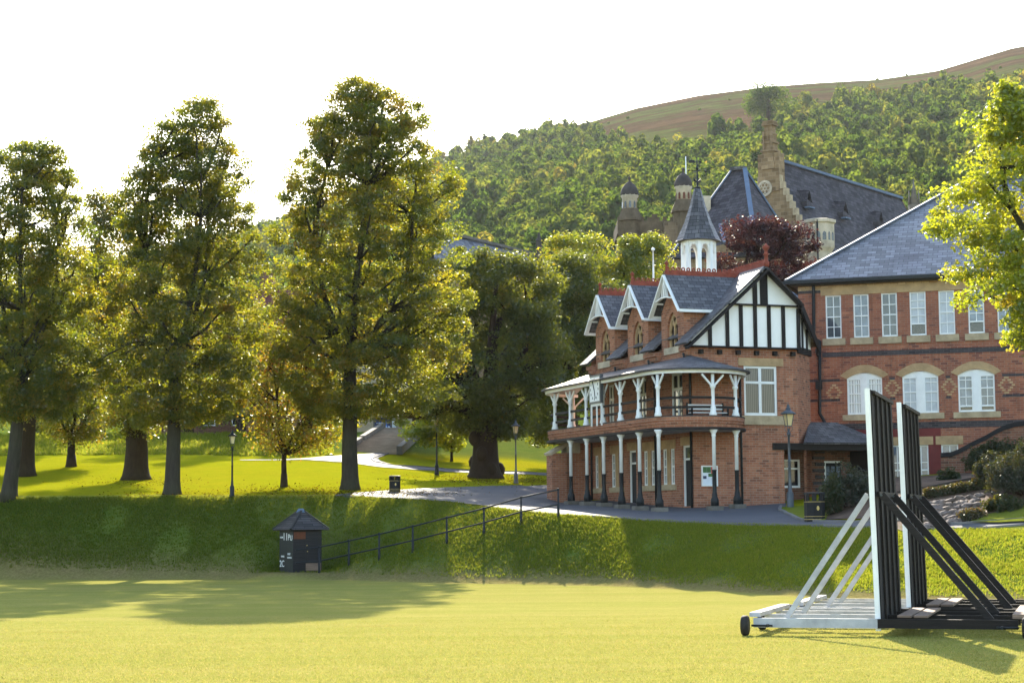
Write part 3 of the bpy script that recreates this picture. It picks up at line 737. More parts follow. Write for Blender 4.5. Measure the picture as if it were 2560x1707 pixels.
def lower_post(x, y, z0):
    m = MB(); m.lathe([(.075,1.42),(.075,2.72),(.10,2.76),(.08,2.80),(.10,2.86),(.17,2.97),(.17,3.02)], (x,y,0), 10)
    c = m.build('column', 'white', pav)
    b = MB(); b.lathe([(.17,z0+.16),(.16,z0+.42),(.11,z0+.52),(.11,z0+.6),(.085,z0+.72),(.085,1.36),(.10,1.38),(.10,1.42)], (x,y,0), 10); b.build('column_shaft', 'black_metal', c)
    s = MB(); s.box(x-.26,x+.26,y-.26,y+.26,z0-.4,z0+.16); s.build('column_base', 'stone_grey', c)
def gloc(x, y): w = PO+E1*x+E2*y; return ground(w.x, w.y)+.03-PO.z
for x, y in posts: upper_post(x, y, 0, 1)
for x, y in posts[:6]: lower_post(x, y, gloc(x, y))
lower_post(-2.0, 10.35, gloc(-2.0, 10.35)) if False else None
upper_post(-.35, 12.1, .9, -.3)
for (x, y), (tx, ty) in zip(curve, ((.99,.15),(.75,.66))): upper_post(x, y, tx, ty); lower_post(x, y, gloc(x, y))
rl = MB(); rin = inset(outline, .13)
for z in (3.84, 4.22): rl.ribbon(rin, z, z+.10, 0, .05)
rl.build('balcony_rail', 'timber_dark', pav)
# downpipes
for y in (.05, DY[0]+1.75, DY[1]+1.8):
    dp = MB(); dp.tube([(-.35,y,6.25),(-.30,y,6.05),(-.10,y,5.9),(-.07,y,5.7),(-.07,y,-.2)], .052, 7); dp.box(-.2,.0,y-.09,y+.09,5.95,6.15); dp.build('downpipe', 'black_metal', pav)
for pth in ([(-.07,YE-.05,-.2),(-.07,YE-.05,6.0)], [(2.16,-.06,-.2),(2.16,-.06,5.3)]): dp = MB(); dp.tube(pth, .05, 7); dp.build('downpipe', 'black_metal', pav)
# lantern on the ridge
lb = pwy(1752, 690, 0); LX, LY, LZ = RX, 6.0, RZ
lan = MB(); r = .70
for k in range(8):
    t = math.pi/8+2*math.pi*k/8; lan.bar((LX+r*math.cos(t),LY+r*math.sin(t),LZ-.4),(LX+r*math.cos(t),LY+r*math.sin(t),LZ+1.95),.17,.17,(math.cos(t),math.sin(t),0))
    t2 = t+math.pi/4; A = Vector((LX+r*math.cos(t),LY+r*math.sin(t),0)); B = Vector((LX+r*math.cos(t2),LY+r*math.sin(t2),0))
    lan.bar(A+Vector((0,0,LZ+.5)), B+Vector((0,0,LZ+.5)), .08, .1); lan.bar(A+Vector((0,0,LZ+1.9)), B+Vector((0,0,LZ+1.9)), .14, .2)
    for s in (0, 1):
        Pq = A if s == 0 else B; Q = B if s == 0 else A
        pts = [Pq.lerp(Q, f)+Vector((0,0,LZ+1.42+h)) for f, h in ((.06,0),(.12,.2),(.25,.36),(.5,.44))]; lan.tube(pts, .07, 5)
lan.lathe([(.6,LZ-.4),(.6,LZ+.12)], (LX,LY,0), 8, False, math.pi/8)
lo = lan.build('lantern', 'white', pav)
sp = MB(); sp.lathe([(1.05,LZ+1.98),(.98,LZ+2.06),(.62,LZ+2.85),(.36,LZ+3.6),(.18,LZ+4.3),(.10,LZ+4.45)], (LX,LY,0), 8, False, math.pi/8); sp.build('spire', 'slate', lo)
wv = MB(); zt = LZ+4.4; wv.lathe([(.16,zt),(.14,zt+.06),(.045,zt+.10),(.025,zt+1.38),(.01,zt+1.5)], (LX,LY,0), 8)
for s in (-1, 1):
    wv.bar((LX,LY,zt+.80),(LX+s*.42,LY,zt+.80),.03,.03); wv.bar((LX,LY,zt+.80),(LX,LY+s*.42,zt+.80),.03,.03)
    wv.lathe([(.02,-.05),(.07,0),(.02,.05)], (LX+s*.42,LY,zt+.80), 6)
    wv.tube([(LX,LY,zt+.28),(LX+s*.12,LY,zt+.34),(LX+s*.18,LY,zt+.48)], [.03,.05,.01], 6)
wv.lathe([(.03,-.1),(.08,0),(.03,.1)], (LX,LY,zt+.92), 8)
wv.bar((LX-.36,LY,zt+1.20),(LX+.2,LY,zt+1.20),.025,.03); wv.bar((LX-.40,LY,zt+1.20),(LX-.12,LY,zt+1.22),.02,.13); wv.bar((LX+.1,LY,zt+1.20),(LX+.22,LY,zt+1.20),.02,.07)
wv.build('weathervane', 'black_metal', lo)
# porch between the pavilion and the school
pb_ = MB(); xb0 = fy(1931,1110)[0]; _, zbt = fy(1960,1107)
pb_.box(xb0, 8.7, -.06, .16, zb, zbt); pb_.box(8.45, 8.7, .16, 4.2, -.3, zbt); pb_.build('porch_beam', 'timber_dark', pav)
pr = MB(); z1 = zbt+.02; rt = [(5.55,.9),(8.9,-.35),(9.6,3.4),(6.3,2.4)]
pr.slab([(4.95,-.25,z1),(8.95,-.25,z1),(7.55,1.5,z1+.95),(6.15,1.4,z1+.95)], .08); pr.slab([(8.95,-.25,z1),(8.95,3.8,z1),(7.55,2.5,z1+.95),(7.55,1.5,z1+.95)], .08)
pr.slab([(6.15,1.4,z1+.95),(7.55,1.5,z1+.95),(7.55,2.5,z1+.95),(6.2,2.5,z1+.95)], .08); pr.slab([(4.95,-.25,z1),(6.15,1.4,z1+.95),(6.2,2.5,z1+.95),(6.2,1.3,z1)], .08)
pr.slab([(8.95,3.8,z1),(6.2,3.8,z1),(6.2,2.5,z1+.95),(7.55,2.5,z1+.95)], .08); pr.build('porch_roof', 'slate', pav)
pwl = MB(); opw = (0,2.0,0)
def fp(px, py): p = pwy(px, py, 2.0); return p.x, p.z
w0 = fp(1945,1148); w1 = fp(2002,1219); d0 = fp(2060,1152); d1 = fp(2106,1226)
WN = (w0[0], w1[0], w1[1], w0[1]); DR = (d0[0], d1[0], -.25, d0[1])
wall(pwl, opw, uy, ny, xr+.2, 8.6, -.6, zb+.25, [WN, DR], .2); pwl.poly([(xr,.02,zb+.02),(8.6,.02,zb+.02),(8.6,2.0,zb+.02),(xr,2.0,zb+.02)])
pwl.build('porch_wall', 'brick_old', pav)
window(pav, opw, uy, ny, *WN, cols=1, rows=(), pane='glass_dark', mid=.7, fw=.08)
dm = MB(); bx(dm,opw,uy,ny,DR[0],DR[0]+.07,DR[2],DR[3],-.15,.02); bx(dm,opw,uy,ny,DR[0],DR[1],DR[3]-.08,DR[3],-.15,.03); df = dm.build('porch_door_frame', 'white', pav)
dm = MB(); bx(dm,opw,uy,ny,DR[0]+.07,DR[1],DR[2],DR[3]-.08,-.16,-.08); dl = dm.build('porch_door', 'black_paint', df)
wd = DR[1]-DR[0]
for k in range(3): dm = MB(); bx(dm,opw,uy,ny,DR[0]+.12+wd*.30*k,DR[0]+.12+wd*.30*k+wd*.2,DR[3]-1.15,DR[3]-.22,-.08,-.07); dm.build('door_pane', 'glass_sky', df)
dk = MB()
for k in range(9): dk.box(DR[0]-.45-(.12 if k%2 else 0), DR[0]-.02, 1.90, 2.0-.003, .1+.27*k, .1+.27*k+.14)
dk.build('quoin', 'brick_dark', pav)
# things on the pavilion
def pw(x, y, z): return PO+E1*x+E2*y+Vector((0,0,z))
nb0 = pwy(*c6(1338,1035)); nb1 = pwy(*c6(1478,1210))
nbd = thing('notice_board', 'white notice board with green and red posters on brick wall under the balcony', 'notice board', pw(nb0.x, -.0, nb1.z), PT)
W, Hh = nb1.x-nb0.x, nb0.z-nb1.z
m = MB(); m.box(0,W,-.07,0,0,.05); m.box(0,W,-.07,0,Hh-.05,Hh); m.box(0,.05,-.07,0,.05,Hh-.05); m.box(W-.05,W,-.07,0,.05,Hh-.05); m.build('frame', 'white', nbd)
m = MB(); m.box(.05,W-.05,-.04,0,.05,Hh-.05); m.build('panel', 'paper_white', nbd)
for (xa, xb_, za, zb2, mt) in ((.07,.32,.66,.94,'paper_green'),(.33,.58,.66,.94,'paper_green'),(.60,.92,.62,.95,'paper_red'),(.42,.68,.46,.62,'paper_green'),(.07,.30,.36,.50,'paper_blue')):
    m = MB(); m.box(W*xa,W*xb_,-.05,-.041,Hh*za,Hh*zb2); m.build('poster', mt, nbd)
m = MB()
for k in range(7): m.box(W*.60,W*(.75+.1*((k*7)%3)/3),-.048,-.041,Hh*(.12+.045*k),Hh*(.13+.045*k))
m.build('printed_lines', 'paper_blue', nbd)
m = MB(); m.box(W*.45,W*.49,-.049,-.0415,Hh*.53,Hh*.56); m.box(W*.57,W*.61,-.049,-.0415,Hh*.53,Hh*.56)
# clock facing the field, fixed to the balcony post
cp = pwx(1493.5, 972, -2.42); ck = thing('clock', 'square dark framed clock with pale face hung under balcony eave', 'clock', pw(-2.42, cp.y-.45, cp.z-.62), PT)
m = MB(); m.box(-.06,.08,0,1.22,0,1.22); m.build('case', 'grey_metal', ck)
m = MB(); m.box(-.075,-.06,.09,1.13,.09,1.13); m.build('face', 'white_render', ck)
m = MB()
for k in range(12):
    t = 2*math.pi*k/12; a, b = .61+.42*math.sin(t), .61+.42*math.cos(t); m.box(-.082,-.076,a-.03,a+.03,b-.05,b+.05)
m.build('hour_marks', 'grey_metal', ck)
m = MB(); m.bar((-.085,.61,.61),(-.085,.78,.95),.015,.05,(1,0,0)); m.bar((-.085,.61,.61),(-.085,.50,.22),.015,.04,(1,0,0)); m.build('hands', 'black_paint', ck)
m = MB(); m.box(-.02,.04,.02,.08,-.95,0); m.box(-.02,.04,1.12,1.18,-.95,0); m.box(-.02,.06,.10,1.1,-.10,-.0); m.box(-.02,.03,.52,.58,-.95,-.1); m.build('bracket', 'white', ck)
# bench on the balcony
b0 = pwy(1775, 1040, -.9); bn = thing('bench', 'white slatted bench with dark frame on the curved end of balcony', 'bench', pw(.05, -.75, 3.31), PT)
m = MB()
for k in range(3): m.box(-.55,1.0,-.30+.14*k,-.18+.14*k,.42,.46)
m.build('seat', 'white', bn)
m = MB()
for k in range(2): m.box(-.55,1.0,.14,.18,.58+.12*k,.68+.12*k)
m.build('backrest', 'white', bn)
for xk in (-.6, 1.0):
    m = MB(); m.box(xk,xk+.06,-.32,-.26,0,.62); m.box(xk,xk+.06,.14,.20,0,.86); m.box(xk,xk+.06,-.26,.14,.36,.42); m.box(xk,xk+.06,-.36,.18,.62,.67); m.build('leg', 'black_paint', bn)
# flagpole at the far gable
fpz = at(1640, 620, 86.5); fpl = MB(); fpl.lathe([(.06,0),(.045,5.0),(.03,5.9),(.09,5.92),(.09,6.0),(.03,6.05)], (0,0,0), 8)
o = fpl.build('flagpole', 'white'); q = pw(RX, YE+.2, 0); o.location = (q.x, q.y, fpz.z-6.05); tag(o, 'plain white flagpole rising behind the three pavilion dormers', 'flagpole')
# ---------------------------------------------------------------- school building on the right
SO = at(2008, 1290, 82.0); SO.z = 2.6; ST = -math.atan2(.306, .952)
SE1 = Vector((math.cos(ST), math.sin(ST), 0)); SE2 = Vector((-math.sin(ST), math.cos(ST), 0))
def sloc(p): d = p-SO; return Vector((d.dot(SE1), d.dot(SE2), d.z))
def sf(x, y, yy=0.0): p = sloc(on_plane(*c3(x, y), SO+SE2*yy, SE2)); return p.x, p.z
sch = thing('school_building', 'long red brick school building with slate hipped roof, sash windows and dark brick bands', 'building', SO, ST)
so, su, sn = (0,0,0), (1,0,0), (0,-1,0)
LEN = 26.0
def rect(xa, ya, xb, yb): a, z1 = sf(xa, ya); b, z0 = sf(xb, yb); return (a, b, z0, z1)
top = [rect(*r) for r in ((500,228,593,462),(655,217,748,457),(812,208,907,451),(970,200,1068,443),(1132,192,1229,435),(1296,184,1394,428),(1459,176,1557,420))]
dt = top[6][0]-top[5][0]; top += [(top[6][0]+dt*k, top[6][1]+dt*k, top[6][2], top[6][3]) for k in range(1, 6)]
tz0 = sum(t[2] for t in top[:6])/6; tz1 = sum(t[3] for t in top[:6])/6; top = [(a, b, tz0, tz1) for a, b, _, _ in top]
mid = [rect(*r) for r in ((620,652,823,886),(930,640,1138,875),(1240,628,1454,868))]
mz0 = sum(t[2] for t in mid)/3; mz1 = sum(t[3] for t in mid)/3; mid = [(a, b, mz0, mz1-.06) for a, b, _, _ in mid]
dm_ = mid[2][0]-mid[1][0]; mid += [(mid[2][0]+dm_*k*1.25+.8, mid[2][1]+dm_*k*1.25+.8, mz0, mz1-.06) for k in (1, 2, 3)]
low = [rect(*r) for r in ((662,1063,752,1260),(862,1060,945,1255),(992,1057,1082,1252))]; lz1 = low[1][3]; low = [(a, b, lz1-2.2, lz1) for a, b, _, _ in low]
sm = rect(1148, 1050, 1246, 1120); low.append((sm[0], sm[1], sm[2]-.1, lz1))
EAV = sf(900, 126)[1]; b_ = MB(); rd = MB()
zred0 = sf(900, 955)[1]; a_red = sf(640, 1100)[0]; a_red1 = sf(1150, 1100)[0]
YB0, YB1 = sf(900, 176)[1], EAV
holes = top+mid
wall(b_, so, su, sn, 0, LEN, zred0, YB0, holes, .2)
wall(b_, so, su, sn, 0, a_red, -.6, zred0, [], .2); wall(b_, so, su, sn, a_red1, LEN, -.6, zred0, [low[3]], .2)
b_.poly([(0,0,-.6),(0,14,-.6),(0,14,EAV),(0,0,EAV)]); b_.poly([(LEN,0,-.6),(LEN,14,-.6),(LEN,14,EAV),(LEN,0,EAV)]); b_.poly([(0,14,-.6),(LEN,14,-.6),(LEN,14,EAV),(0,14,EAV)])
b_.build('wall', 'brick_school', sch)
wall(rd, so, su, sn, a_red, a_red1, -.6, zred0, low[:3], .2); rd.build('painted_wall', 'brick_red_paint', sch)
yb = MB(); wall(yb, so, su, sn, 0, LEN, YB0, YB1, [], .1); yb.build('yellow_brick_band', 'brick_yellow', sch)
db = MB(); bx(db, so, su, sn, 0, LEN, YB0-.10, YB0+.03, 0, .03)
z = sf(900, 540)[1]; bx(db, so, su, sn, top[0][0]-.2, LEN, z-.11, z+.11, 0, .015)
z = sf(1300, 940)[1]; bx(db, so, su, sn, .6, LEN, z-.14, z+.14, 0, .02)
edges = [0.05] + [v for m_ in mid for v in (m_[0]-.32, m_[1]+.32)] + [LEN]
for zz in (sf(875,685)[1], sf(875,798)[1]):
    for i in range(0, len(edges), 2): bx(db, so, su, sn, edges[i], edges[i+1], zz-.055, zz+.055, 0, .012)
db.build('dark_brick_band', 'brick_dark', sch)
for cx, cy in ((550,765),(876,738),(1195,732),(1515,722)):
    a, z = sf(cx, cy); dd = MB()
    for k in range(-3, 4):
        w = (3-abs(k))*.085+.03
        for s in (-1, 1): bx(dd, so, su, sn, a+s*w-.07, a+s*w+.07, z+k*.11-.035, z+k*.11+.035, 0, .006+.0005*s)
    dd.build('brick_diamond', 'stone_tan', sch)
trim('stone_band', 'stone_tan', sch, so, su, sn, top[0][0]-.2, LEN-.3, tz1, tz1+.36, 0, .04)
for w in low: trim('stone_lintel', 'stone_tan', sch, so, su, sn, w[0]-.22, w[1]+.22, w[3], w[3]+.36, 0, .035)
for w in mid:
    n = 12; inn = segment(w[0]-.02, w[1]+.02, w[3]-.24, .26, n); outr = segment(w[0]-.30, w[1]+.30, w[3]-.10, .46, n)
    V = []; ln = MB()
    for (a, z), (c, e) in zip(inn, outr): V += [P_(so,su,sn,a,z,.035), P_(so,su,sn,c,e,.035), P_(so,su,sn,a,z,-.1), P_(so,su,sn,c,e,0)]
    ln.add(V, [(4*i,4*i+1,4*i+5,4*i+4) for i in range(n)] + [(4*i+2,4*i,4*i+4,4*i+6) for i in range(n)] + [(4*i+1,4*i+3,4*i+7,4*i+5) for i in range(n)] + [(0,2,3,1),(4*n,4*n+1,4*n+3,4*n+2)])
    ln.build('stone_arch', 'stone_tan', sch)
for w in top: trim('window_sill', 'stone_sill', sch, so, su, sn, w[0]-.16, w[1]+.16, w[2]-.30, w[2], -.1, .08)
for w in mid: trim('window_sill', 'stone_sill', sch, so, su, sn, w[0]-.22, w[1]+.22, w[2]-.26, w[2], -.1, .09)
pk = ['glass','glass_sky','glass','curtain','curtain','glass_sky','glass_sky','glass','glass','glass','glass','glass']
for i, w in enumerate(top): window(sch, so, su, sn, *w, cols=2, rows=(.25,.75), pane=pk[i], mid=.5, fw=.06, bw=.035, midw=.05, d=-.13, open_=.42 if i in (3, 5) else 0)
for i, w in enumerate(mid):
    c = (w[0]+w[1])/2; g = .13; pn_ = ('blinds_white','curtain','glass_sky','glass_sky','glass','glass')[i]
    for a0, a1 in ((w[0], c-g), (c+g, w[1])): window(sch, so, su, sn, a0, a1, w[2], w[3], cols=2, rows=(.25,.75), pane=pn_, mid=.5, fw=.07, bw=.03, midw=.05, d=-.13, open_=.14 if i == 2 else 0)
    m = MB(); bx(m, so, su, sn, c-g, c+g, w[2], w[3], -.13, -.02); bx(m, so, su, sn, w[0], w[1], w[3]-.3, w[3], -.15, -.045); m.build('mullion', 'white', sch)
for w in low[:3]: window(sch, so, su, sn, *w, cols=2, rows=(.33,.66), pane='glass_sky', mid=.5, fw=.06)
window(sch, so, su, sn, *low[3], cols=2, rows=(), pane='glass_sky', fw=.06)
# roof: hip with slates
r_ = MB(); ov = .45; ez = EAV+.06; D = 7.0; rz_ = ez+(D+ov)*.715
A = (-ov,-ov,ez); B = (LEN+ov,-ov,ez); Cc = (LEN+ov,14+ov,ez); Dd = (-ov,14+ov,ez); R1 = (D,D,rz_); R2 = (LEN-D,D,rz_)
r_.slab([A,B,R2,R1], .10); r_.slab([Dd,A,R1], .10); r_.slab([B,Cc,R2], .10); r_.slab([Cc,Dd,R1,R2], .10); r_.build('roof', 'slate_light', sch)
h = MB()
for p, q in ((A,R1),(Dd,R1),(B,R2),(R1,R2)): h.bar(Vector(p)+Vector((0,0,.05)), Vector(q)+Vector((0,0,.05)), .24, .06)
h.build('lead_hip', 'lead', sch)
g = MB(); g.bar((-ov-.1,-ov-.08,ez-.08),(LEN+ov,-ov-.08,ez-.08),.15,.16); g.bar((-ov-.08,-ov,ez-.08),(-ov-.08,14,ez-.08),.15,.16); g.box(-.3,LEN,-.38,0,ez-.22,ez-.13); g.build('gutter', 'black_metal', sch)
dpp = MB()
pts = [(*sf(x, y),) for x, y in ((428,128),(436,180),(437,455),(470,478),(470,880),(500,935),(634,1050),(632,1240))]
dpp.tube([(a, -.09, z) for a, z in pts], .075, 8); a, z = sf(466, 728); dpp.box(a-.14,a+.14,-.22,0,z-.16,z+.18)
a, z = sf(462, 535); dpp.lathe([(.06,-.25),(.13,0),(.13,.12)], (a,-.12,z), 8)
dpp.build('downpipe', 'black_metal', sch)
# lower wing roof seen between the gable and the school
lw = thing('rear_wing', 'low brick wing with pale slate roof between the timbered gable and the school', 'building', (0,0,0))
m = MB(); q0 = at(1940, 790, 90); q1 = at(2060, 790, 90); t0 = at(2016, 700, 94); t1 = at(2120, 700, 94)
m.slab([q0, q1, t1, t0], .15); q2 = at(1940, 790, 100); m.slab([q0, t0, t1, (t1.x,t1.y+6,q0.z), (q0.x,q0.y+10,q0.z)], .1); m.build('roof', 'slate_light', lw)
m = MB(); m.box(q0.x+.3,q1.x,q0.y+.3,q0.y+6,3,q0.z-.1); m.build('wall', 'brick_school', lw)
m = MB(); m.bar(q0+Vector((0,0,.05)), t0+Vector((0,0,.06)), .25, .08); m.build('lead_hip', 'lead', lw)

# ---------------------------------------------------------------- garden wall, rocks
gw = thing('garden_wall', 'sloping old brick garden wall with curved black coping in front of the school', 'wall', (0,0,0))
gy = -3.2
cop = [sf(x, y, gy) for x, y in ((1146,1128),(1205,1124),(1250,1106),(1320,1068),(1400,1030),(1450,1000),(1500,976),(1560,957),(1640,947),(1900,940))]
def sw(a, y, z): return SO+SE1*a+SE2*y+Vector((0,0,z))
m = MB(); V = []
for a, z in cop: V += [sw(a,gy,-1.2), sw(a,gy,z), sw(a,gy+.35,z), sw(a,gy+.35,-1.2)]
m.add(V, [(4*i+k,4*i+(k+1)%4,4*i+4+(k+1)%4,4*i+4+k) for i in range(len(cop)-1) for k in range(4)] + [(0,1,2,3)]); m.build('wall_face', 'brick_old', gw)
m = MB(); V = []
for a, z in cop: V += [sw(a,gy-.05,z+.004), sw(a,gy-.05,z+.20), sw(a,gy+.40,z+.20), sw(a,gy+.40,z+.004)]
m.add(V, [(4*i+k,4*i+(k+1)%4,4*i+4+(k+1)%4,4*i+4+k) for i in range(len(cop)-1) for k in range(4)] + [(0,1,2,3)]); m.build('coping', 'black_paint', gw)
# ---------------------------------------------------------------- chapel
GB = 12.0
ap = at(1922, 390, 160); CU = Vector((.60, .80, 0)); CG = Vector((.80, -.60, 0))    # ridge runs along CU, gable along CG
CT_ = math.atan2(-.60, .80)                                                        # local x along the gable, y along the ridge
chp = thing('chapel', 'tall stone chapel with steep dark slate roof, rose window and bellcote', 'chapel', (ap.x, ap.y, GB), CT_)
az = ap.z-GB; tanr = 2.05; hw = az/tanr
RL = 27.0
m = MB(); m.poly([(-hw,0,-4),(hw,0,-4),(hw,0,.0),(0,0,az),(-hw,0,0)]); m.poly([(hw,0,-4),(hw,RL,-4),(hw,RL,0),(hw,0,0)]); m.poly([(-hw,RL,-4),(hw,RL,-4),(hw,RL,0),(0,RL,az),(-hw,RL,0)]); m.poly([(-hw,0,-4),(-hw,RL,-4),(-hw,RL,0),(-hw,0,0)])
m.box(-1.05,1.05,-.12,.9,az-3.2,az+.2); m.build('wall', 'stone_wall', chp)
m = MB(); e = .25
m.slab([(hw+e,.6,-e*tanr-.2),(hw+e,RL,-e*tanr-.2),(0,RL,az-.2),(0,.6,az-.2)], .2); m.slab([(0,.6,az-.2),(0,RL,az-.2),(-hw-e,RL,-e*tanr-.2),(-hw-e,.6,-e*tanr-.2)], .2); m.build('roof', 'slate_old', chp)
m = MB(); m.bar((0,.7,az-.1),(0,RL,az-.1),.45,.25); m.build('ridge_tile', 'lead', chp)
for s in (-1, 1):                                   # stepped coping down both slopes
    m = MB()
    for k in range(24):
        z = az-1.2-.62*k; x = (az-z)/tanr*s; m.box(min(x-.12*s, x+.26*s), max(x-.12*s, x+.26*s), -.08, .40, z-.62+.02, z+.0)
    m.build('coping', 'stone_sill', chp)
m = MB(); z = az
for (w, d, h) in ((1.5,1.1,1.0),(1.25,1.0,1.5),(1.6,1.2,.3),(1.15,.9,.9),(1.45,1.1,.3),(1.0,.8,.95),(1.15,.9,.25),(.85,.75,1.1),(1.3,1.0,.35),(1.15,.9,.35)):
    h *= .62; w *= .86; m.box(-w/2,w/2,.3-d/2,.3+d/2,z-1.2,z-1.2+h); z += h
for s in (-1, 1): m.box(s*.36-.10,s*.36+.10,-.30,-.10,az+.6,az+2.2)
m.box(-.10,.12,-.17,-.05,az+1.4,az+2.5); m.box(-.28,.28,-.16,-.05,az+2.0,az+2.2)
m.build('bellcote', 'stone_wall', chp)
rw = on_plane(1914, 472, Vector((ap.x, ap.y, 0)), CU); lx = (rw-Vector((ap.x, ap.y, 0))).dot(CG); rzv = rw.z-GB
m = MB()
def disc(mb, r0, r1, cx, cz, y0, y1, n=20):
    V = []
    for j in range(n):
        t = 2*math.pi*j/n
        for r in (r1, r0):
            for y in (y0, y1): V.append((cx+r*math.cos(t), y, cz+r*math.sin(t)))
    fs = []
    for j in range(n):
        p, q = 4*j, 4*((j+1)%n); fs += [(p,q,q+2,p+2),(p+1,p+3,q+3,q+1),(p,p+1,q+1,q),(p+2,q+2,q+3,p+3)]
    mb.add(V, fs)
disc(m, .52, .72, lx, rzv, -.2, 0); disc(m, .10, .18, lx, rzv, -.16, 0, 10)
for k in range(6):
    t = 2*math.pi*k/6; disc(m, .13, .20, lx+.34*math.cos(t), rzv+.34*math.sin(t), -.15, 0, 10)
w = m.build('rose_window', 'stone_pale', chp); m = MB(); m.poly([(lx+.55*math.cos(2*math.pi*j/20), -.03, rzv+.55*math.sin(2*math.pi*j/20)) for j in range(20)]); m.build('pane', 'glass_dark', w)
for px, py in ((2005,500),(2096,527),(2185,551)):
    n = Vector((CG.x*tanr, CG.y*tanr, 1)).normalized(); p = on_plane(px, py, Vector((ap.x, ap.y, ap.z)), n); q = p-Vector((ap.x, ap.y, GB)); a, b, z = q.dot(CG), q.dot(CU), q.z
    m = MB(); m.slab([(a-.5,b,z+.9),(a+.75,b,z+.75),(a+.75,b-.55,z-.35)], .06); m.slab([(a+.75,b,z+.75),(a-.5,b,z+.9),(a+.75,b+.55,z-.35)], .06)
    m.box(a+.1,a+.68,b-.42,b+.42,z-.75,z-.25); d = m.build('lucarne', 'slate_old', chp); m = MB(); m.box(a+.5,a+1.0,b-.5,b+.5,z-.85,z-.72); m.build('lead_apron', 'lead', d)
# stair turret on the chapel corner
tp = at(2047, 555, 150); tu = thing('stair_turret', 'small octagonal pale stone turret with round arches at the foot of the chapel roof', 'turret', (tp.x, tp.y, GB))
h = tp.z-GB; m = MB(); rr = 1.27
m.lathe([(rr*.8,-4),(rr*.8,h-2.6),(rr*.98,h-2.25),(rr,h-2.1),(rr,h-.25),(rr*1.12,h-.15),(rr*1.12,h+.08),(rr*.9,h+.16)], (0,0,0), 8, False, math.pi/8); m.build('wall', 'stone_pale', tu)
m = MB()
for k in range(8):
    t = math.pi/4*k; c = Vector((math.cos(t), math.sin(t), 0)); s = Vector((-c.y, c.x, 0))
    for sg in (-1, 1):
        q = c*(rr*.924+.01)+s*(sg*.24)
        arch = pointed(0, .15, h-1.15, 1.2, 5); m.poly([q+s*a+Vector((0,0,z)) for a, z in [(.15,h-1.65)]+arch+[(-.15,h-1.65)]])
m.build('arch_opening', 'glass_dark', tu)
m = MB(); m.tube([(-.35,-1.27,-2),(-.35,-1.27,h)], .07, 6); m.build('downpipe', 'black_metal', tu)
# pyramid-roofed hall in front of the chapel
ph = thing('hall', 'hall under a steep hipped slate roof with pale blue lead hips', 'building', (0,0,0))
a0, a1 = at(1829, 426, 151), at(1862, 423, 150); nc = at(1893, 640, 141); lc = at(1672, 645, 150); rc = at(2004, 640, 150); lb_ = at(1760, 640, 162)
m = MB(); m.slab([lc, nc, a1, a0], .2); m.slab([nc, rc, a1], .2); m.slab([rc, lb_, a0, a1], .2); m.slab([lb_, lc, a0], .2); m.build('roof', 'slate_old', ph)
m = MB()
for p, q in ((lc,a0),(nc,a1),(rc,a1)): m.bar(p+Vector((0,-.05,.06)), q+Vector((0,-.05,.06)), .36, .12)
m.build('lead_hip', 'lead', ph)
m = MB(); m.bar(a0+Vector((0,0,.1)), a1+Vector((0,0,.1)), .5, .3); m.build('ridge_cap', 'slate', ph)
m = MB(); zt = lc.z+.3; m.poly([(lc.x+.4,lc.y,8),(nc.x,nc.y+.4,8),(nc.x,nc.y+.4,zt),(lc.x+.4,lc.y,zt)]); m.poly([(nc.x,nc.y+.4,8),(rc.x-.4,rc.y,8),(rc.x-.4,rc.y,zt),(nc.x,nc.y+.4,zt)]); m.build('wall', 'stone_wall', ph)
lo1, lo2, lo3 = at(1770, 570, 143), at(1785, 620, 140), at(1700, 640, 143)
m = MB(); t1, t2, t3, t4 = at(1800, 564, 146), at(1811, 608, 141), at(1900, 640, 140), at(1890, 570, 147); m.slab([t2, t3, t4, t1], .15); m.build('lower_roof', 'slate_old', ph)
m = MB(); m.bar(t1+Vector((0,0,.1)), t2+Vector((0,0,.1)), .22, .1); m.build('lead_hip', 'lead', ph)
cz = at(1965, 578, 146); m = MB(); m.lathe([(.3,-3.2),(.3,-.3),(.38,-.25),(.38,0),(.25,.02),(.22,.55),(.26,.6)], (cz.x,cz.y,cz.z), 8); o = m.build('chimney_pot', 'lead', ph)
# castellated gatehouse
gt = thing('gatehouse', 'castellated brown stone gatehouse tower with two domed corner turrets', 'tower', (0,0,0))
YG = 205.0
def gx(px, py, Y=YG): return at(px, py, Y)
p0, p1 = gx(1549, 560), gx(1662, 560); m = MB(); m.box(p0.x,p1.x+1.5,YG,YG+8,8,gx(1600,585).z); m.box(gx(1735,560).x-3.5,gx(1755,560).x,YG-1.5,YG+7,8,gx(1700,560).z); m.build('wall', 'stone_tower', gt)
m = MB(); zt = gx(1600, 585).z; zc = gx(1600, 553).z; m.box(p0.x-.25,p1.x+1.4,YG-.25,YG,zt,zc); m.box(p0.x-.25,p0.x,YG,YG+8,zt,zc)
k = 0; x = p0.x-.25
while x < p1.x+1.0: m.box(x,x+.45,YG-.25,YG,zc,zc+.42); x += .85
m.box(gx(1636,560).x-.3,gx(1636,560).x+.3,YG-.35,YG-.05,zt-.3,zc+.75); m.box(p0.x-.35,p1.x+1.4,YG-.36,YG-.25,zt-.22,zt)
m.build('parapet', 'stone_skirt', gt)
m = MB(); zz = gx(1600, 598).z
m.box(p0.x-.3,p1.x+.9,YG-.12,YG,zz-.25,zz+.15)
for k in range(9): m.box(p0.x+.2+.55*k,p0.x+.45+.55*k,YG-.13,YG,zz-.9,zz-.25)
m.build('string_course', 'stone_pale', gt)
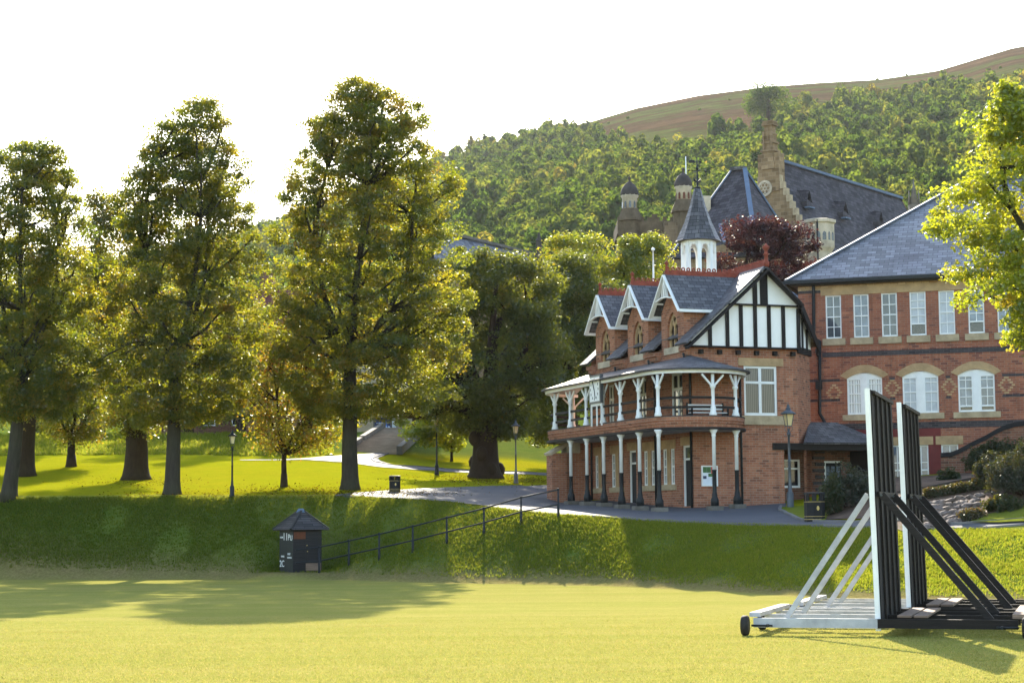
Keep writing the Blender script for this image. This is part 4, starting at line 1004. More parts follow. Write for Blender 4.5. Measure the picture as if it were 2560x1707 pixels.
def turret(px, ytop, body_z):
    c = gx(px, 500, YG-.6 if px > 1650 else YG+.4); s = YG/F; zt = gx(px, ytop).z
    def z(dy): return zt-dy*s
    m = MB(); m.lathe([(1.30,body_z-6),(1.30,z(105)),(1.55,z(103)),(1.5,z(98)),(1.15,z(80)),(1.0,z(73)),(.95,z(72)),(.95,z(71))], (c.x,c.y,0), 8, False, math.pi/8); m.build('turret_skirt', 'stone_skirt', gt)
    m = MB(); m.lathe([(.86,z(74)),(.86,z(44)),(1.0,z(40)),(1.02,z(36))], (c.x,c.y,0), 12); m.build('turret_drum', 'stone_pale', gt)
    m = MB()
    for k in range(10):
        t = 2*math.pi*k/10+.3; d = Vector((math.cos(t), math.sin(t), 0)); sd = Vector((-d.y, d.x, 0)); q = Vector((c.x,c.y,0))+d*.885
        m.poly([q+sd*a+Vector((0,0,zz)) for a, zz in [(.14,z(70))]+pointed(0,.14,z(57),1.2,4)+[(-.14,z(70))]])
    m.build('turret_arch', 'glass_dark' if px < 1650 else 'wood_red', gt)
    m = MB(); m.lathe([(1.02,z(37)),(1.05,z(34)),(1.0,z(27)),(.85,z(18)),(.58,z(9)),(.25,z(3)),(.10,z(0)),(.10,z(-5)),(.2,z(-7)),(.12,z(-11)),(.03,z(-13))], (c.x,c.y,0), 14); m.build('turret_dome', 'stone_dark', gt)
turret(1574, 452, gx(1574,560).z); turret(1709, 434, gx(1709,560).z)
fp_ = gx(1715, 435, 206); m = MB(); m.lathe([(.07,-3),(.06,0),(.05,2.0)], (fp_.x,fp_.y,fp_.z), 6); m.build('flagpole', 'white', gt)
cp_ = at(1766, 500, 150); m = MB(); m.box(cp_.x-.35,cp_.x+.35,cp_.y,cp_.y+.6,cp_.z-3,cp_.z+.35); m.build('chimney', 'stone_pale', ph)
# spiky pinnacle far behind the right roof
pq = at(2285, 505, 190); pi_ = thing('pinnacle', 'thin stone pinnacle showing over the slate roof ridge on the right', 'pinnacle', (pq.x,pq.y,GB+2)); hh = pq.z-GB-2
m = MB(); m.box(-.55,.55,-.55,.55,0,hh-.3); m.lathe([(.5,hh-.3),(.12,hh+1.6),(.04,hh+2.4)], (0,0,0), 6); m.build('shaft', 'stone_grey', pi_)
m = MB()
for k in (-1, 1): m.lathe([(.14,hh-.3),(.04,hh+1.2)], (k*.5,0,0), 5)
m.build('side_spike', 'stone_grey', pi_)
# library hall with long slate roof behind the old tree
li = thing('library', 'long hall with weathered grey slate roof rising behind the broad old tree', 'building', (0,0,0))
r0, r1 = at(1090, 578, 150), at(1338, 639, 172); e0, e1 = at(1090, 690, 144), at(1345, 690, 168)
m = MB(); m.slab([e0, e1, r1, r0], .2); m.slab([r0, r1, r1+Vector((-4,6,-5)), r0+Vector((-4,6,-5))], .2); m.build('roof', 'slate_pale', li)
m = MB(); m.bar(r0+Vector((0,0,.1)), r1+Vector((0,0,.1)), .4, .25); m.build('ridge_tile', 'stone_grey', li)
m = MB(); m.poly([(e0.x,e0.y+.5,8),(e1.x,e1.y+.5,8),(e1.x,e1.y+.5,e1.z+.2),(e0.x,e0.y+.5,e0.z+.2)]); m.poly([(e1.x,e1.y+.5,8),(r1.x-2,r1.y+6,8),(r1.x,r1.y,r1.z-.2),(e1.x,e1.y+.5,e1.z+.2)]); m.build('wall', 'stone_wall', li)
pp = at(1348, 636, 171); m = MB(); m.lathe([(.42,-2.2),(.42,-.5),(.6,-.4),(.3,0),(.26,1.2),(.34,1.3),(.2,1.5),(.05,2.1)], (pp.x,pp.y,pp.z), 6, False); m.build('gable_pinnacle', 'stone_dark', li)
# brick house behind the trees on the left
Yh = 134.0
ho = thing('brick_house', 'red brick house with tiled roof half hidden behind the trees on the left', 'house', (0,0,0))
x0, x1 = at(330, 1000, Yh).x, at(720, 1000, Yh).x; zb_h = 7.0; ze = at(600, 800, Yh).z; zr = at(600, 722, Yh+4).z
m = MB(); m.box(x0,x1,Yh,Yh+9,zb_h,ze); m.poly([(x1,Yh,ze),(x1,Yh+9,ze),(x1,Yh+4.5,zr-.2)]); m.build('wall', 'brick_old', ho)
m = MB(); m.slab([(x0-.4,Yh-.4,ze-.3),(x1+.4,Yh-.4,ze-.3),(x1+.4,Yh+4.5,zr),(x0-.4,Yh+4.5,zr)], .15); m.slab([(x0-.4,Yh+4.5,zr),(x1+.4,Yh+4.5,zr),(x1+.4,Yh+9.4,ze-.3),(x0-.4,Yh+9.4,ze-.3)], .15); m.build('roof', 'tile_red', ho)
for k in range(5):
    a = x0+1.0+k*2.1; window(ho, (0,Yh,0), (1,0,0), (0,-1,0), a, a+.9, zb_h+2.2, zb_h+3.9, cols=2, rows=(.5,), pane='glass_dark', d=.0, fw=.07)
m = MB(); m.box(x1-2.6,x1-1.6,Yh+3.8,Yh+4.9,zr-.8,zr+1.2); m.build('chimney', 'brick_old', ho)
# stone entrance block with poster at the head of the steps
Ye = 132.0
en = thing('entrance_block', 'pale stone entrance block with dark blue poster and white door above the steps', 'building', (0,0,0))
x0, x1 = at(880, 1050, Ye).x, at(1075, 1050, Ye).x; zb_e = 6.5; ze = at(950, 880, Ye).z
gx0, gx1 = at(937, 1050, Ye).x, at(977, 1050, Ye).x; wx1 = at(993, 1050, Ye).x; zt = at(960, 1043, Ye).z; zb2 = at(960, 1081, Ye).z
m = MB(); wall(m, (0,Ye,0), (1,0,0), (0,-1,0), x0, x1, zb_e, ze, [(gx0-.1, wx1, zb2, zt)], .3); m.box(x0,x1,Ye+.31,Ye+7,zb_e,ze); m.build('wall', 'stone_pale', en)
m = MB(); m.box(gx0-.1,gx0,Ye-.02,Ye+.15,zb2,zt); m.box(gx1,gx1+.08,Ye-.02,Ye+.15,zb2,zt); m.box(wx1-.06,wx1,Ye-.02,Ye+.15,zb2,zt); m.box(gx0-.1,wx1,Ye-.021,Ye+.15,zt-.06,zt); m.build('door_frame', 'grey_metal', en)
m = MB(); m.box(gx1+.09,wx1-.07,Ye+.05,Ye+.2,zb2,zt); m.build('door', 'paper_white', en)
m = MB(); m.box(gx0+.01,gx1-.01,Ye+.05,Ye+.2,zb2,zt); po = m.build('poster', 'poster_blue', en)
m = MB(); cx = (gx0+gx1)/2; w = gx1-gx0; zz = zb2+(zt-zb2)*.42
for k in range(9): m.lathe([(.02,0),(.03+.02*(k%3),.05),(.01,.28)], (cx-.34*w+.085*w*k, Ye+.04, zz-.18+.05*math.sin(k*1.3)), 5)
m.box(cx-.24*w,cx+.24*w,Ye+.035,Ye+.048,zz-.1,zz+.28); m.build('glow_pattern', 'poster_glow', po)
m = MB()
for k in range(5): m.lathe([(.03,0),(.10,.05),(.10,.2),(.04,.28)], (gx0+w*(.12+.19*k), Ye+.03, zb2+.18), 6)
m.box(gx0+.05,gx1-.05,Ye+.02,Ye+.047,zb2+.02,zb2+.16)
for k in range(11): m.box(gx0+w*(.1+.072*k),gx0+w*(.14+.072*k),Ye+.03,Ye+.047,zb2+(zt-zb2)*.60,zb2+(zt-zb2)*.64)
m.build('white_figures', 'paper_white', po)
m = MB(); m.box(at(905,1050,Ye).x,at(930,1050,Ye).x,Ye-.5,Ye-.1,zb2-.1,zb2+.1); m.build('ledge', 'stone_tan', en)
# stone steps climbing the second bank
ss = thing('stone_steps', 'wide flight of worn stone steps with sloping side kerbs climbing the grass bank', 'steps', (0,0,0))
bl, br = gp(868, 1134), gp(992, 1131); tl, tr_ = at(958, 1078, 124), at(1066, 1080, 124)
bl.y = br.y = 111; bl.x = tanx(862)*111; br.x = tanx(998)*111; zb0 = min(ground(bl.x, 111), ground(br.x, 111))
m = MB(); NS = 22
for k in range(NS):
    f, g_ = k/NS, (k+1)/NS; l = bl.lerp(tl, f); r = br.lerp(tr_, f); l2 = bl.lerp(tl, g_); r2 = br.lerp(tr_, g_); z1 = zb0+(tl.z-zb0)*g_+.22
    m.poly([(l.x,l.y,z1-.25),(r.x,r.y,z1-.25),(r.x,r.y,z1),(l.x,l.y,z1)]); m.poly([(l.x,l.y,z1),(r.x,r.y,z1),(r2.x,r2.y,z1),(l2.x,l2.y,z1)])
m.build('tread', 'stone_step', ss)
for P0_, P1_, segs in ((bl, tl, ((0,.36),(.42,1.0))), (br, tr_, ((-.02,1.0),))):
    for f, g_ in segs:
        a = P0_.lerp(P1_, f); b = P0_.lerp(P1_, g_); a.z = zb0+(tl.z-zb0)*f+.33; b.z = zb0+(tl.z-zb0)*g_+.33; mm = MB(); mm.bar(a, b, .34, .5); mm.build('side_kerb', 'stone_grey', ss)
# ---------------------------------------------------------------- scorers' hut
hb = Vector((HUT[0]-.2, HUT[1]-.75, HUT[2]+.10)); ht = thing('scorers_hut', "black boarded scorers' hut with hipped roof and white score numbers at the bank foot", 'hut', (hb.x, hb.y, hb.z-.12), R(32))
S = 1.22; Hw = 1.72
# local: front corner at origin, x along the right face, y along the left face
m = MB(); m.box(0,S,0,S,-.3,Hw); m.build('wall', 'board_black', ht)
m = MB(); m.box(-.02,-.001,.0,S,.0,Hw-.1); m.build('score_panel', 'panel_black', ht)
m = MB(); e = .22; zr = Hw+.72; a, b = S/2-.12, S/2+.12
c = [(-e,-e,Hw-.05),(S+e,-e,Hw-.05),(S+e,S+e,Hw-.05),(-e,S+e,Hw-.05)]; r0, r1 = (S/2,a,zr), (S/2,b,zr)
m.slab([c[0],c[1],r0], .05); m.slab([c[1],c[2],r1,r0], .05); m.slab([c[2],c[3],r1], .05); m.slab([c[3],c[0],r0,r1], .05); m.build('roof', 'felt_roof', ht)
m = MB()
for p, q in ((c[0],r0),(c[1],r0),(c[2],r1),(c[3],r1)): m.bar(Vector(p)+Vector((0,0,.02)), Vector(q)+Vector((0,0,.02)), .09, .05)
m.build('hip_tile', 'panel_black', ht)
for p in (r0, r1):
    m = MB(); m.lathe([(.15,-.12),(.10,-.01),(.04,.05)], p, 8); m.build('lead_cap', 'lead', ht)
m = MB(); m.box(.02,S*.42,-.03,-.001,Hw-.42,Hw-.08-.06); m.build('shutter', 'wood_red', ht)
m = MB(); m.box(S*.42,S-.03,-.02,-.001,.28,Hw-.12); m.build('door', 'board_black', ht)
m = MB(); m.box(S*.43,S-.04,-.035,-.021,.06,.36); m.build('repair_boards', 'timber_raw', ht)
m = MB(); m.lathe([(.02,-.02),(.02,.02)], (S*.47,-.03,1.05), 6); m.lathe([(.02,-.02),(.02,.02)], (S*.49,-.03,.82), 6); m.build('door_bolt', 'gold', ht)
def hut_text(s, y, z, size):
    # the score panel faces -x; reading runs from +y (left) to the corner
    M4 = Matrix(((0,0,-1,-.024),(-1,0,0,y),(0,1,0,z),(0,0,0,1))); return text('score_lettering', s, size, 'white', ht, M4)
hut_text('HOME', S-.20, Hw-.36, .10); hut_text('1', S-.42, Hw-.34, .42); hut_text('1', S-.66, Hw-.34, .42); hut_text('P', S-.86, Hw-.36, .34); hut_text('U', S-1.08, Hw-.38, .30)
hut_text('OVERS', S-.30, .62, .10); hut_text('LAST', S-.88, .72, .12); hut_text('INNINGS', S-.92, .58, .10); hut_text('2C', S-.24, .33, .36)
# ---------------------------------------------------------------- handrail on the ramp
hp = []
for px, yt in ((798,1366),(872,1350),(948,1334),(1032,1315),(1117,1294),(1210,1271),(1303,1244),(1396,1221)):
    hp.append(gp(px, yt+65 if px < 1390 else 1292))
hr = thing('handrail', 'black tubular handrail with two rails climbing the grass bank from hut to pavilion', 'handrail', hp[0])
O = hp[0]; tops = []
for i, p in enumerate(hp):
    h = .98 if i < 7 else 1.0; q = p-O; m = MB(); m.tube([q+Vector((0,0,-.3)), q+Vector((0,0,.45)), q+Vector((0,0,.46)), q+Vector((0,0,h))], [.048,.048,.034,.034], 8); m.lathe([(.03,h-.02),(.055,h),(.055,h+.03),(.02,h+.06)], q, 8); m.build('post', 'black_metal', hr); tops.append((q, h))
st0 = Vector((-.85, -.5, -.02))
for f in (1.0, .46):
    m = MB(); m.tube([tops[0][0]+st0+Vector((0,0,.90*f))] + [q+Vector((0,0,h*f)) for q, h in tops], .03, 7); m.build('rail', 'black_metal', hr)
# ---------------------------------------------------------------- lamp posts
def lamp(label, base, h, mat='grey_metal'):
    t = thing('street_lamp', label, 'street lamp', base, R(20), 'Victorian lamp posts'); k = h/4.2
    m = MB(); m.lathe([(.17*k,-.3),(.17*k,.04),(.15*k,.10),(.15*k,.60*k),(.12*k,.68*k),(.085*k,.72*k),(.08*k,.95*k),(.065*k,1.0*k),(.060*k,1.9*k),(.07*k,1.92*k),(.07*k,1.98*k),(.055*k,2.0*k),(.045*k,3.02*k),(.085*k,3.05*k),(.085*k,3.12*k),(.04*k,3.16*k),(.035*k,3.30*k)], (0,0,0), 10)
    m.bar((-.22*k,0,3.0*k),(.22*k,0,3.0*k),.03*k,.03*k); m.build('post', mat, t)
    m = MB()
    for j in range(4):
        a = math.pi/4+math.pi/2*j; c, s = math.cos(a), math.sin(a)
        m.tube([(c*.05*k,s*.05*k,3.15*k),(c*.17*k,s*.17*k,3.26*k),(c*.14*k,s*.14*k,3.42*k)], .012*k, 5); m.bar((c*.135*k,s*.135*k,3.42*k),(c*.235*k,s*.235*k,3.92*k),.025*k,.025*k)
    m.lathe([(.15*k,3.40*k),(.15*k,3.43*k)], (0,0,0), 4, False, math.pi/4); m.build('bracket', mat, t)
    m = MB(); m.lathe([(.13*k,3.43*k),(.225*k,3.91*k)], (0,0,0), 4, False, math.pi/4); m.build('lantern_glass', 'glass_lamp', t)
    m = MB(); m.lathe([(.33*k,3.90*k),(.32*k,3.94*k),(.14*k,4.06*k),(.10*k,4.08*k),(.12*k,4.14*k),(.06*k,4.18*k),(.07*k,4.24*k),(.02*k,4.32*k),(.01*k,4.42*k)], (0,0,0), 8, True, math.pi/8); m.build('lantern_cap', mat, t)
    return t
lamp('grey lamp post with cream lantern on grass patch beside the pavilion entrance', gp(1976, 1271), 4.0)
lamp('black lamp post standing on the bank edge between two lime trees', gp(580, 1240), 2.72, 'black_metal')
lamp('grey lamp post between the broad old trunk and the pavilion', gp(1290, 1208), 3.2)
lamp('black lamp post beside the sunlit garden path, lantern hidden in leaves', gp(1092, 1187), 3.3, 'black_metal')
# ---------------------------------------------------------------- litter bins
def bin_(label, base, h, octa=True):
    t = thing('litter_bin', label, 'litter bin', base, R(12), 'black litter bins'); r = h*.36
    m = MB(); m.lathe([(r*.98,-.1),(r,.02),(r,h*.72)], (0,0,0), 8, False, math.pi/8); m.lathe([(r,h*.95),(r*1.04,h*.96),(r*1.04,h),(r*.9,h*1.02)], (0,0,0), 8, False, math.pi/8)
    for j in range(8):
        a = math.pi/8+math.pi/4*j; m.bar((r*.93*math.cos(a),r*.93*math.sin(a),h*.7),(r*.93*math.cos(a),r*.93*math.sin(a),h*.96),r*.40,r*.1,(math.cos(a),math.sin(a),0))
    m.build('body', 'black_paint', t)
    m = MB(); m.lathe([(r*.75,h*.05),(r*.75,h*.73)], (0,0,0), 12); m.build('liner', 'rubber', t)
    for z in (.68,.17,.07):
        m = MB(); m.lathe([(r*1.012,h*z),(r*1.012,h*z+h*.015)], (0,0,0), 8, False, math.pi/8); m.build('gold_band', 'gold', t)
    m = MB(); n = Vector((math.sin(R(-12)), -math.cos(R(-12)), 0)); u = Vector((-n.y, n.x, 0))
    n = Vector((0,-1,0)); q = Vector((0,-r*.924-.006,h*.45)); u = Vector((1,0,0))
    m.poly([q+Vector((u.x*.05*math.cos(a)*h,0,.085*math.sin(a)*h*(1.15 if math.sin(a) > 0 else .8))) for a in [2*math.pi*j/12 for j in range(12)]]); m.build('crest', 'gold', t)
    return t
bin_('black litter bin with gold bands in front of the shrubs by the school door', gp(2037, 1303), .98)
bin_('grey black litter bin on the lawn edge right of the tallest lime', gp(987, 1229), .70)
# ---------------------------------------------------------------- sight screens
def screen(label, base, ang, Hs, W):
    """local: x across (white side -x, black side +x), y along the panel away from the viewer"""
    t = thing('sight_screen', label, 'sight screen', base, ang, 'wheeled sight screens'); L = 2.32; zb = .20
    m = MB(); m.box(-.06,.02,.14,W-.002,zb,Hs-.02)
    p = m.build('panel', 'white_worn', t)
    m = MB(); m.box(.021,.058,.14,W-.002,zb,Hs-.02)
    m.build('black_face', 'timber_screen', t)
    m = MB()
    for k in range(4): m.box(.065,.105,.30+(W-.46)*(k+.4)/4,.36+(W-.46)*(k+.4)/4,zb,Hs-.03)
    m.box(.065,.12,.22,W-.1,Hs-.10,Hs-.03); m.box(.064,.12,.22,W-.1,Hs*.56,Hs*.56+.10)
    m.build('batten', 'timber_dark', t)
    m = MB(); m.box(-.05,.04,0,.10,.10,Hs); m.build('end_post', 'white', t)
    m = MB(); m.box(-.06,.06,W,W+.06,.2,Hs); m.build('far_post', 'timber_dark', t)
    for o_ in t.children:                         # the whole panel leans a little towards its white side
        for v in o_.data.vertices: v.co.x -= .020*(v.co.z-.2)
    ys = (.04, 1.15, W-1.25, W-.15)
    for y in ys:
        m = MB(); m.box(-L,-.0,y,y+.07,.17,.34) if y > .1 else m.box(-L,.0,-.10,-.01,.15,.325); m.build('white_beam', 'white_worn', t)
        m = MB(); m.box(0,L+.2,y,y+.07,.17,.34) if y > .1 else m.box(.001,L+.2,-.098,-.012,.152,.323); m.build('black_beam', 'timber_dark', t)
    for y in (.10, 2.25):
        m = MB(); m.bar((-L*.745,y,.30),(-.14,y,Hs*.57),.09,.10); m.build('white_brace', 'white_worn', t)
    for y in (.10, 2.25):
        m = MB(); m.bar((L*.88,y,.30),(.12,y,Hs*.57),.10,.13); m.build('black_brace', 'timber_dark', t)
    for s in (-1, 1):
        m = MB(); m.box(s*L-.10+(.2 if s > 0 else 0),s*L+.10+(.2 if s > 0 else 0),.05,W-.05,.34,.42); m.build('end_rail', 'white_worn' if s < 0 else 'timber_raw', t)
        for y in (-.30, W*.42):
            m = MB(); x = s*(L+.02)+(.2 if s > 0 else 0)
            for j in range(1):
                prof = [(.09,-.065),(.17,-.065),(.19,-.04),(.19,.04),(.17,.065),(.09,.065)]; V = []; n = 18
                for r, d in prof:
                    for q in range(n): a = 2*math.pi*q/n; V.append((x+s*.12+d, y+.1+r*math.cos(a), .19+r*math.sin(a)))
                m.add(V, [(i*n+q,i*n+(q+1)%n,(i+1)*n+(q+1)%n,(i+1)*n+q) for i in range(5) for q in range(n)], True)
            w = m.build('wheel', 'rubber', t); m = MB(); V = []
            m.tube([(x+s*.05,y+.1,.19),(x+s*.19,y+.1,.19)], .092, 12); m.build('hub', 'black_metal', w)
            m = MB(); m.tube([(x-s*.4,y+.1,.19),(x,y+.1,.19)], .022, 6); m.bar((x-s*.30,y-.0,.19),(x-s*.30,y+.35,.19),.04,.05); m.build('axle', 'black_metal', w)
    m = MB()
    for y in (.10, 2.25):
        for xx, zz in ((-L*.745,.30),(L*.88,.30),(.12,Hs*.57),(-.11,Hs*.57)): m.tube([(xx,y-.075,zz-.02),(xx,y-.055,zz-.02)], .022, 6)
    m.build('bolt', 'grey_metal', t)
    for k in range(2):
        m = MB(); m.box(.35+.30*k,.60+.30*k,.05,W-.6,.345,.385); m.build('walk_plank', 'timber_raw', t)
    return t
DIRA = math.atan2(-.30, .954)
nb_ = at(2196, 1588, 34.6); nb_.z = 0
screen('nearest wheeled sight screen, its white end post taller in view than the other', nb_, DIRA, 4.62, 3.75)
fb_ = at(2273, 1540, 38.9); fb_.z = 0
screen('farther wheeled sight screen standing just behind and right of the nearest one', fb_, DIRA, 4.62, 3.75)
# ---------------------------------------------------------------- trees
def leaf_cloud(rng, cen, rad, n, size, up=.35, flat=.75):
    """n leaf quads scattered round every centre"""
    k = len(cen); c = np.repeat(cen, n, 0); r = np.repeat(rad, n)[:, None]
    d = rng.normal(size=(k*n, 3)); d /= np.linalg.norm(d, axis=1)[:, None]; d *= (rng.random((k*n, 1))**.45)
    d[:, 2] *= flat; p = c + d*r
    nrm = rng.normal(size=(k*n, 3)); nrm[:, 2] = np.abs(nrm[:, 2])+up; nrm += d*.5; nrm /= np.linalg.norm(nrm, axis=1)[:, None]
    t = rng.normal(size=(k*n, 3)); t -= nrm*(t*nrm).sum(1)[:, None]; t /= np.linalg.norm(t, axis=1)[:, None]; b = np.cross(nrm, t)
    s = size*(.65+.7*rng.random((k*n, 1)))
    V = np.stack([p-t*s*.5, p+b*s*.34-nrm*s*.06, p+t*s*.55, p-b*s*.34-nrm*s*.06], 1).reshape(-1, 3)
    return V, k*n
def tree(name, label, base, env, Yc, n_cl, n_leaf, size, mat, bark, tr, seed, group=None, cl_r=(.5,.95), tone=(.4,.22), lean=0.0, limbs=26, fork=None, depth=.85, leaders=3, shell=.55, cat='tree', trunk=True, extra=None, top_pull=.9, hole=0.0, lobes=0, lr=(1.2,1.9), flat=.7, pull=.6, wob=.16):
    """env: rows (image y, left x, right x) of the crown seen from the viewer at distance Yc; its depth follows its width"""
    rng = np.random.default_rng(seed); rn = random.Random(seed)
    t = thing(name, label, cat, base, 0, group); B = np.array(base)
    rows = sorted([(at(0.5*(l+r), y, Yc).z, at(l, y, Yc).x, at(r, y, Yc).x) for y, l, r in env])
    Z = np.array([r[0] for r in rows]); XL = np.array([r[1] for r in rows]); XR = np.array([r[2] for r in rows])
    zz = rng.random(n_cl*8)*(Z[-1]-Z[0])+Z[0]; w = np.interp(zz, Z, XR-XL)
    keep = rng.random(len(zz)) < (w/w.max()+.2); zz = zz[keep][:n_cl]; w = np.interp(zz, Z, XR-XL); cx = np.interp(zz, Z, (XL+XR)/2)
    cr = rng.uniform(*cl_r, len(zz)); cr = np.minimum(cr, w*.28+.22)
    rr = np.maximum(rng.random(len(zz))**shell, hole); an = rng.random(len(zz))*2*np.pi
    hw_ = np.maximum(w/2-cr*.2, .05)*(1.04+wob*np.sin(3*an+zz*1.1+seed)*np.sin(zz*1.9+seed*2))
    cen = np.stack([cx+np.cos(an)*rr*hw_, Yc+np.sin(an)*rr*np.minimum(hw_, w.max()/2)*depth, zz], 1)
    if lobes:                                     # gather the clumps into bigger leaf masses with gaps between
        li_ = rng.permutation(len(cen))[:lobes]; L = cen[li_]; Lr = rng.uniform(*lr, lobes); dd_ = ((cen[:, None]-L[None])**2).sum(2)/Lr[None]**2; j = dd_.argmin(1)
        v = cen-L[j]; dl = np.linalg.norm(v, axis=1)+1e-6; f = np.minimum(1, Lr[j]*rng.uniform(.6, 1, len(cen))/dl); f = 1-pull*(1-f); v *= f[:, None]; v[:, 2] *= 1-.2*pull; cen = L[j]+v
    nl = np.maximum(6, n_leaf//len(zz)); V, k = leaf_cloud(rng, cen, cr, nl, size, .35, flat)
    ct = rng.normal(tone[0], tone[1]*.8, len(zz)); tn = np.clip(np.repeat(ct, nl)+rng.normal(0, .12, k), 0, 1)
    V -= np.tile(B, (len(V), 1))
    fast_mesh('crown', V, 4, mat, t, {'tone': tn})
    if not trunk: return t
    # trunk, leaders and limbs: one mesh
    m = MB(); top = Vector((float(np.interp(Z[0]+(Z[-1]-Z[0])*top_pull, Z, (XL+XR)/2))-B[0], Yc-B[1], Z[0]+(Z[-1]-Z[0])*top_pull-B[2]))
    fz = (Z[0]+(Z[-1]-Z[0])*.17-B[2]) if fork is None else fork
    fk = Vector((lean*fz, 0, fz))
    rad = [tr*1.7, tr*1.28, tr*1.12, tr*1.0, tr*.9, tr*.78]; hs = [-.25, .2, .6, fz*.35, fz*.7, fz]
    pts = [Vector((lean*h+(.04*math.sin(h*1.7+seed) if h > .7 else 0)*min(1, tr*2), 0, h)) for h in hs]
    m.tube(pts, rad, 14)
    spine = []
    for j in range(leaders):
        a = 2*math.pi*j/leaders+seed; off = (0 if leaders == 1 else .22*(XR.max()-XL.min()))
        tp_ = Vector((top.x+off*math.cos(a)*.8, top.y+off*math.sin(a)*.6, top.z*(1-.07*j)))
        path = [fk.lerp(tp_, f)+Vector((math.cos(a)*off*.6*math.sin(f*math.pi), math.sin(a)*off*.4*math.sin(f*math.pi), 0)) for f in (0,.12,.3,.5,.7,.88,1)]
        rr0 = tr*(.5 if leaders > 1 else .78); m.tube(path, [rr0*(1-.14*i) if i < 6 else .03 for i in range(7)], 8); spine += path[1:6]
    spine.append(fk)
    idx = rng.permutation(len(cen))[:limbs]
    for i in idx:
        q = Vector(cen[i]-B)
        if q.z < fz-.3: continue
        best = min(spine, key=lambda s: (s-q).length + (4 if s.z > q.z-.4 else 0)); L = (q-best).length
        midp = best.lerp(q, .5)+Vector((0,0,-.06*L if q.z > best.z else .12*L))
        q2 = best.lerp(q, .78)+Vector((rn.uniform(-.2,.2), rn.uniform(-.2,.2), .04*L)); r0 = min(tr*.36, .04+.022*L)
        m.tube([best, best.lerp(midp, .5)+Vector((0,0,-.02*L)), midp, q2, q], [r0, r0*.8, r0*.6, r0*.4, .012], 6)
    if extra: extra(m)
    m.build('trunk', bark, t); return t
G1 = 'tall lime trees along the lawn'
b = gp(22, 1241); tree('lime_tree', 'leftmost tall lime tree with pale leaning trunk cut by the picture edge', b,
  [(355,15,125),(372,-8,152),(395,-20,165),(423,-40,181),(465,-60,195),(501,-75,216),(570,-95,230),(640,-110,235),(750,-125,240),(850,-120,240),(940,-110,235),(1010,-80,200),(1050,-30,150)], b.y, 820, 100000, .115, 'leaf_lime', 'bark_grey', .28, 11, G1, tone=(.43,.22), lean=.10, limbs=90, cl_r=(.32,.68), shell=.5, lobes=70, lr=(.7,1.25), flat=.62, pull=.22, wob=.04)
b = gp(430, 1235); tree('lime_tree', 'middle tall lime tree with two stepped crown tops left of the tallest', b,
  [(254,458,540),(272,420,560),(295,392,570),(350,365,574),(396,362,636),(455,305,632),(501,290,643),(570,300,652),(639,275,655),(731,250,655),(823,240,660),(900,245,665),(980,260,655),(1030,300,600),(1060,350,520)], b.y, 1000, 135000, .115, 'leaf_lime', 'bark_grey', .30, 22, G1, tone=(.45,.22), lean=.02, limbs=110, cl_r=(.32,.68), shell=.5, lobes=80, lr=(.7,1.3), flat=.62, pull=.22, wob=.04)
b = gp(875, 1223); tree('lime_tree', 'tallest lime tree with wide brown green crown and straight grey trunk', b,
  [(203,845,895),(216,825,960),(235,815,1000),(272,809,1050),(318,756,1095),(386,722,1105),(455,710,1150),(524,672,1148),(593,662,1158),(662,662,1160),(754,670,1170),(823,678,1170),(900,672,1170),(970,690,1150),(1020,740,1090),(1050,790,1010)], b.y, 1350, 180000, .115, 'leaf_lime', 'bark_grey', .335, 33, G1, tone=(.50,.22), lean=.0, limbs=150, cl_r=(.32,.68), shell=.48, lobes=110, lr=(.75,1.35), flat=.62, pull=.22, wob=.04, leaders=4)
G2 = 'darker trees behind the limes'
b = gp(340, 1198); tree('old_tree', 'thick dark trunked tree standing between the two left lime trees', b,
  [(467,225,275),(500,208,300),(560,200,340),(650,190,420),(800,180,470),(950,190,470),(1040,240,430),(1090,290,380)], b.y, 480, 40000, .13, 'leaf_maple', 'bark_brown', .54, 44, G2, tone=(.45,.22), limbs=30, shell=.55, lobes=26, lr=(.9,1.7))
b = gp(55, 1189); tree('old_tree', 'thick dark trunk half hidden behind the leftmost lime', b,
  [(600,-120,120),(750,-170,200),(900,-160,190),(1010,-120,160),(1060,-60,130)], b.y, 360, 30000, .13, 'leaf_maple', 'bark_brown', .54, 45, G2, tone=(.4,.2), limbs=20, lean=.06)
b = gp(178, 1166); tree('small_tree', 'small short trunked tree deep on the left lawn', b,
  [(900,130,225),(960,95,265),(1040,85,280),(1100,120,245)], b.y, 160, 18000, .13, 'leaf_maple', 'bark_brown', .22, 46, tone=(.45,.25), limbs=24, fork=1.6, leaders=4)
b = gp(710, 1217); tree('maple_tree', 'small maple with orange tinged leaves and forked trunk before the steps', b,
  [(810,690,770),(870,645,825),(950,610,850),(1030,605,860),(1080,615,850),(1110,640,820),(1125,660,790)], b.y, 260, 17000, .13, 'leaf_maple', 'bark_brown', .13, 47, tone=(.62,.22), limbs=90, fork=1.45, leaders=5, shell=.5)
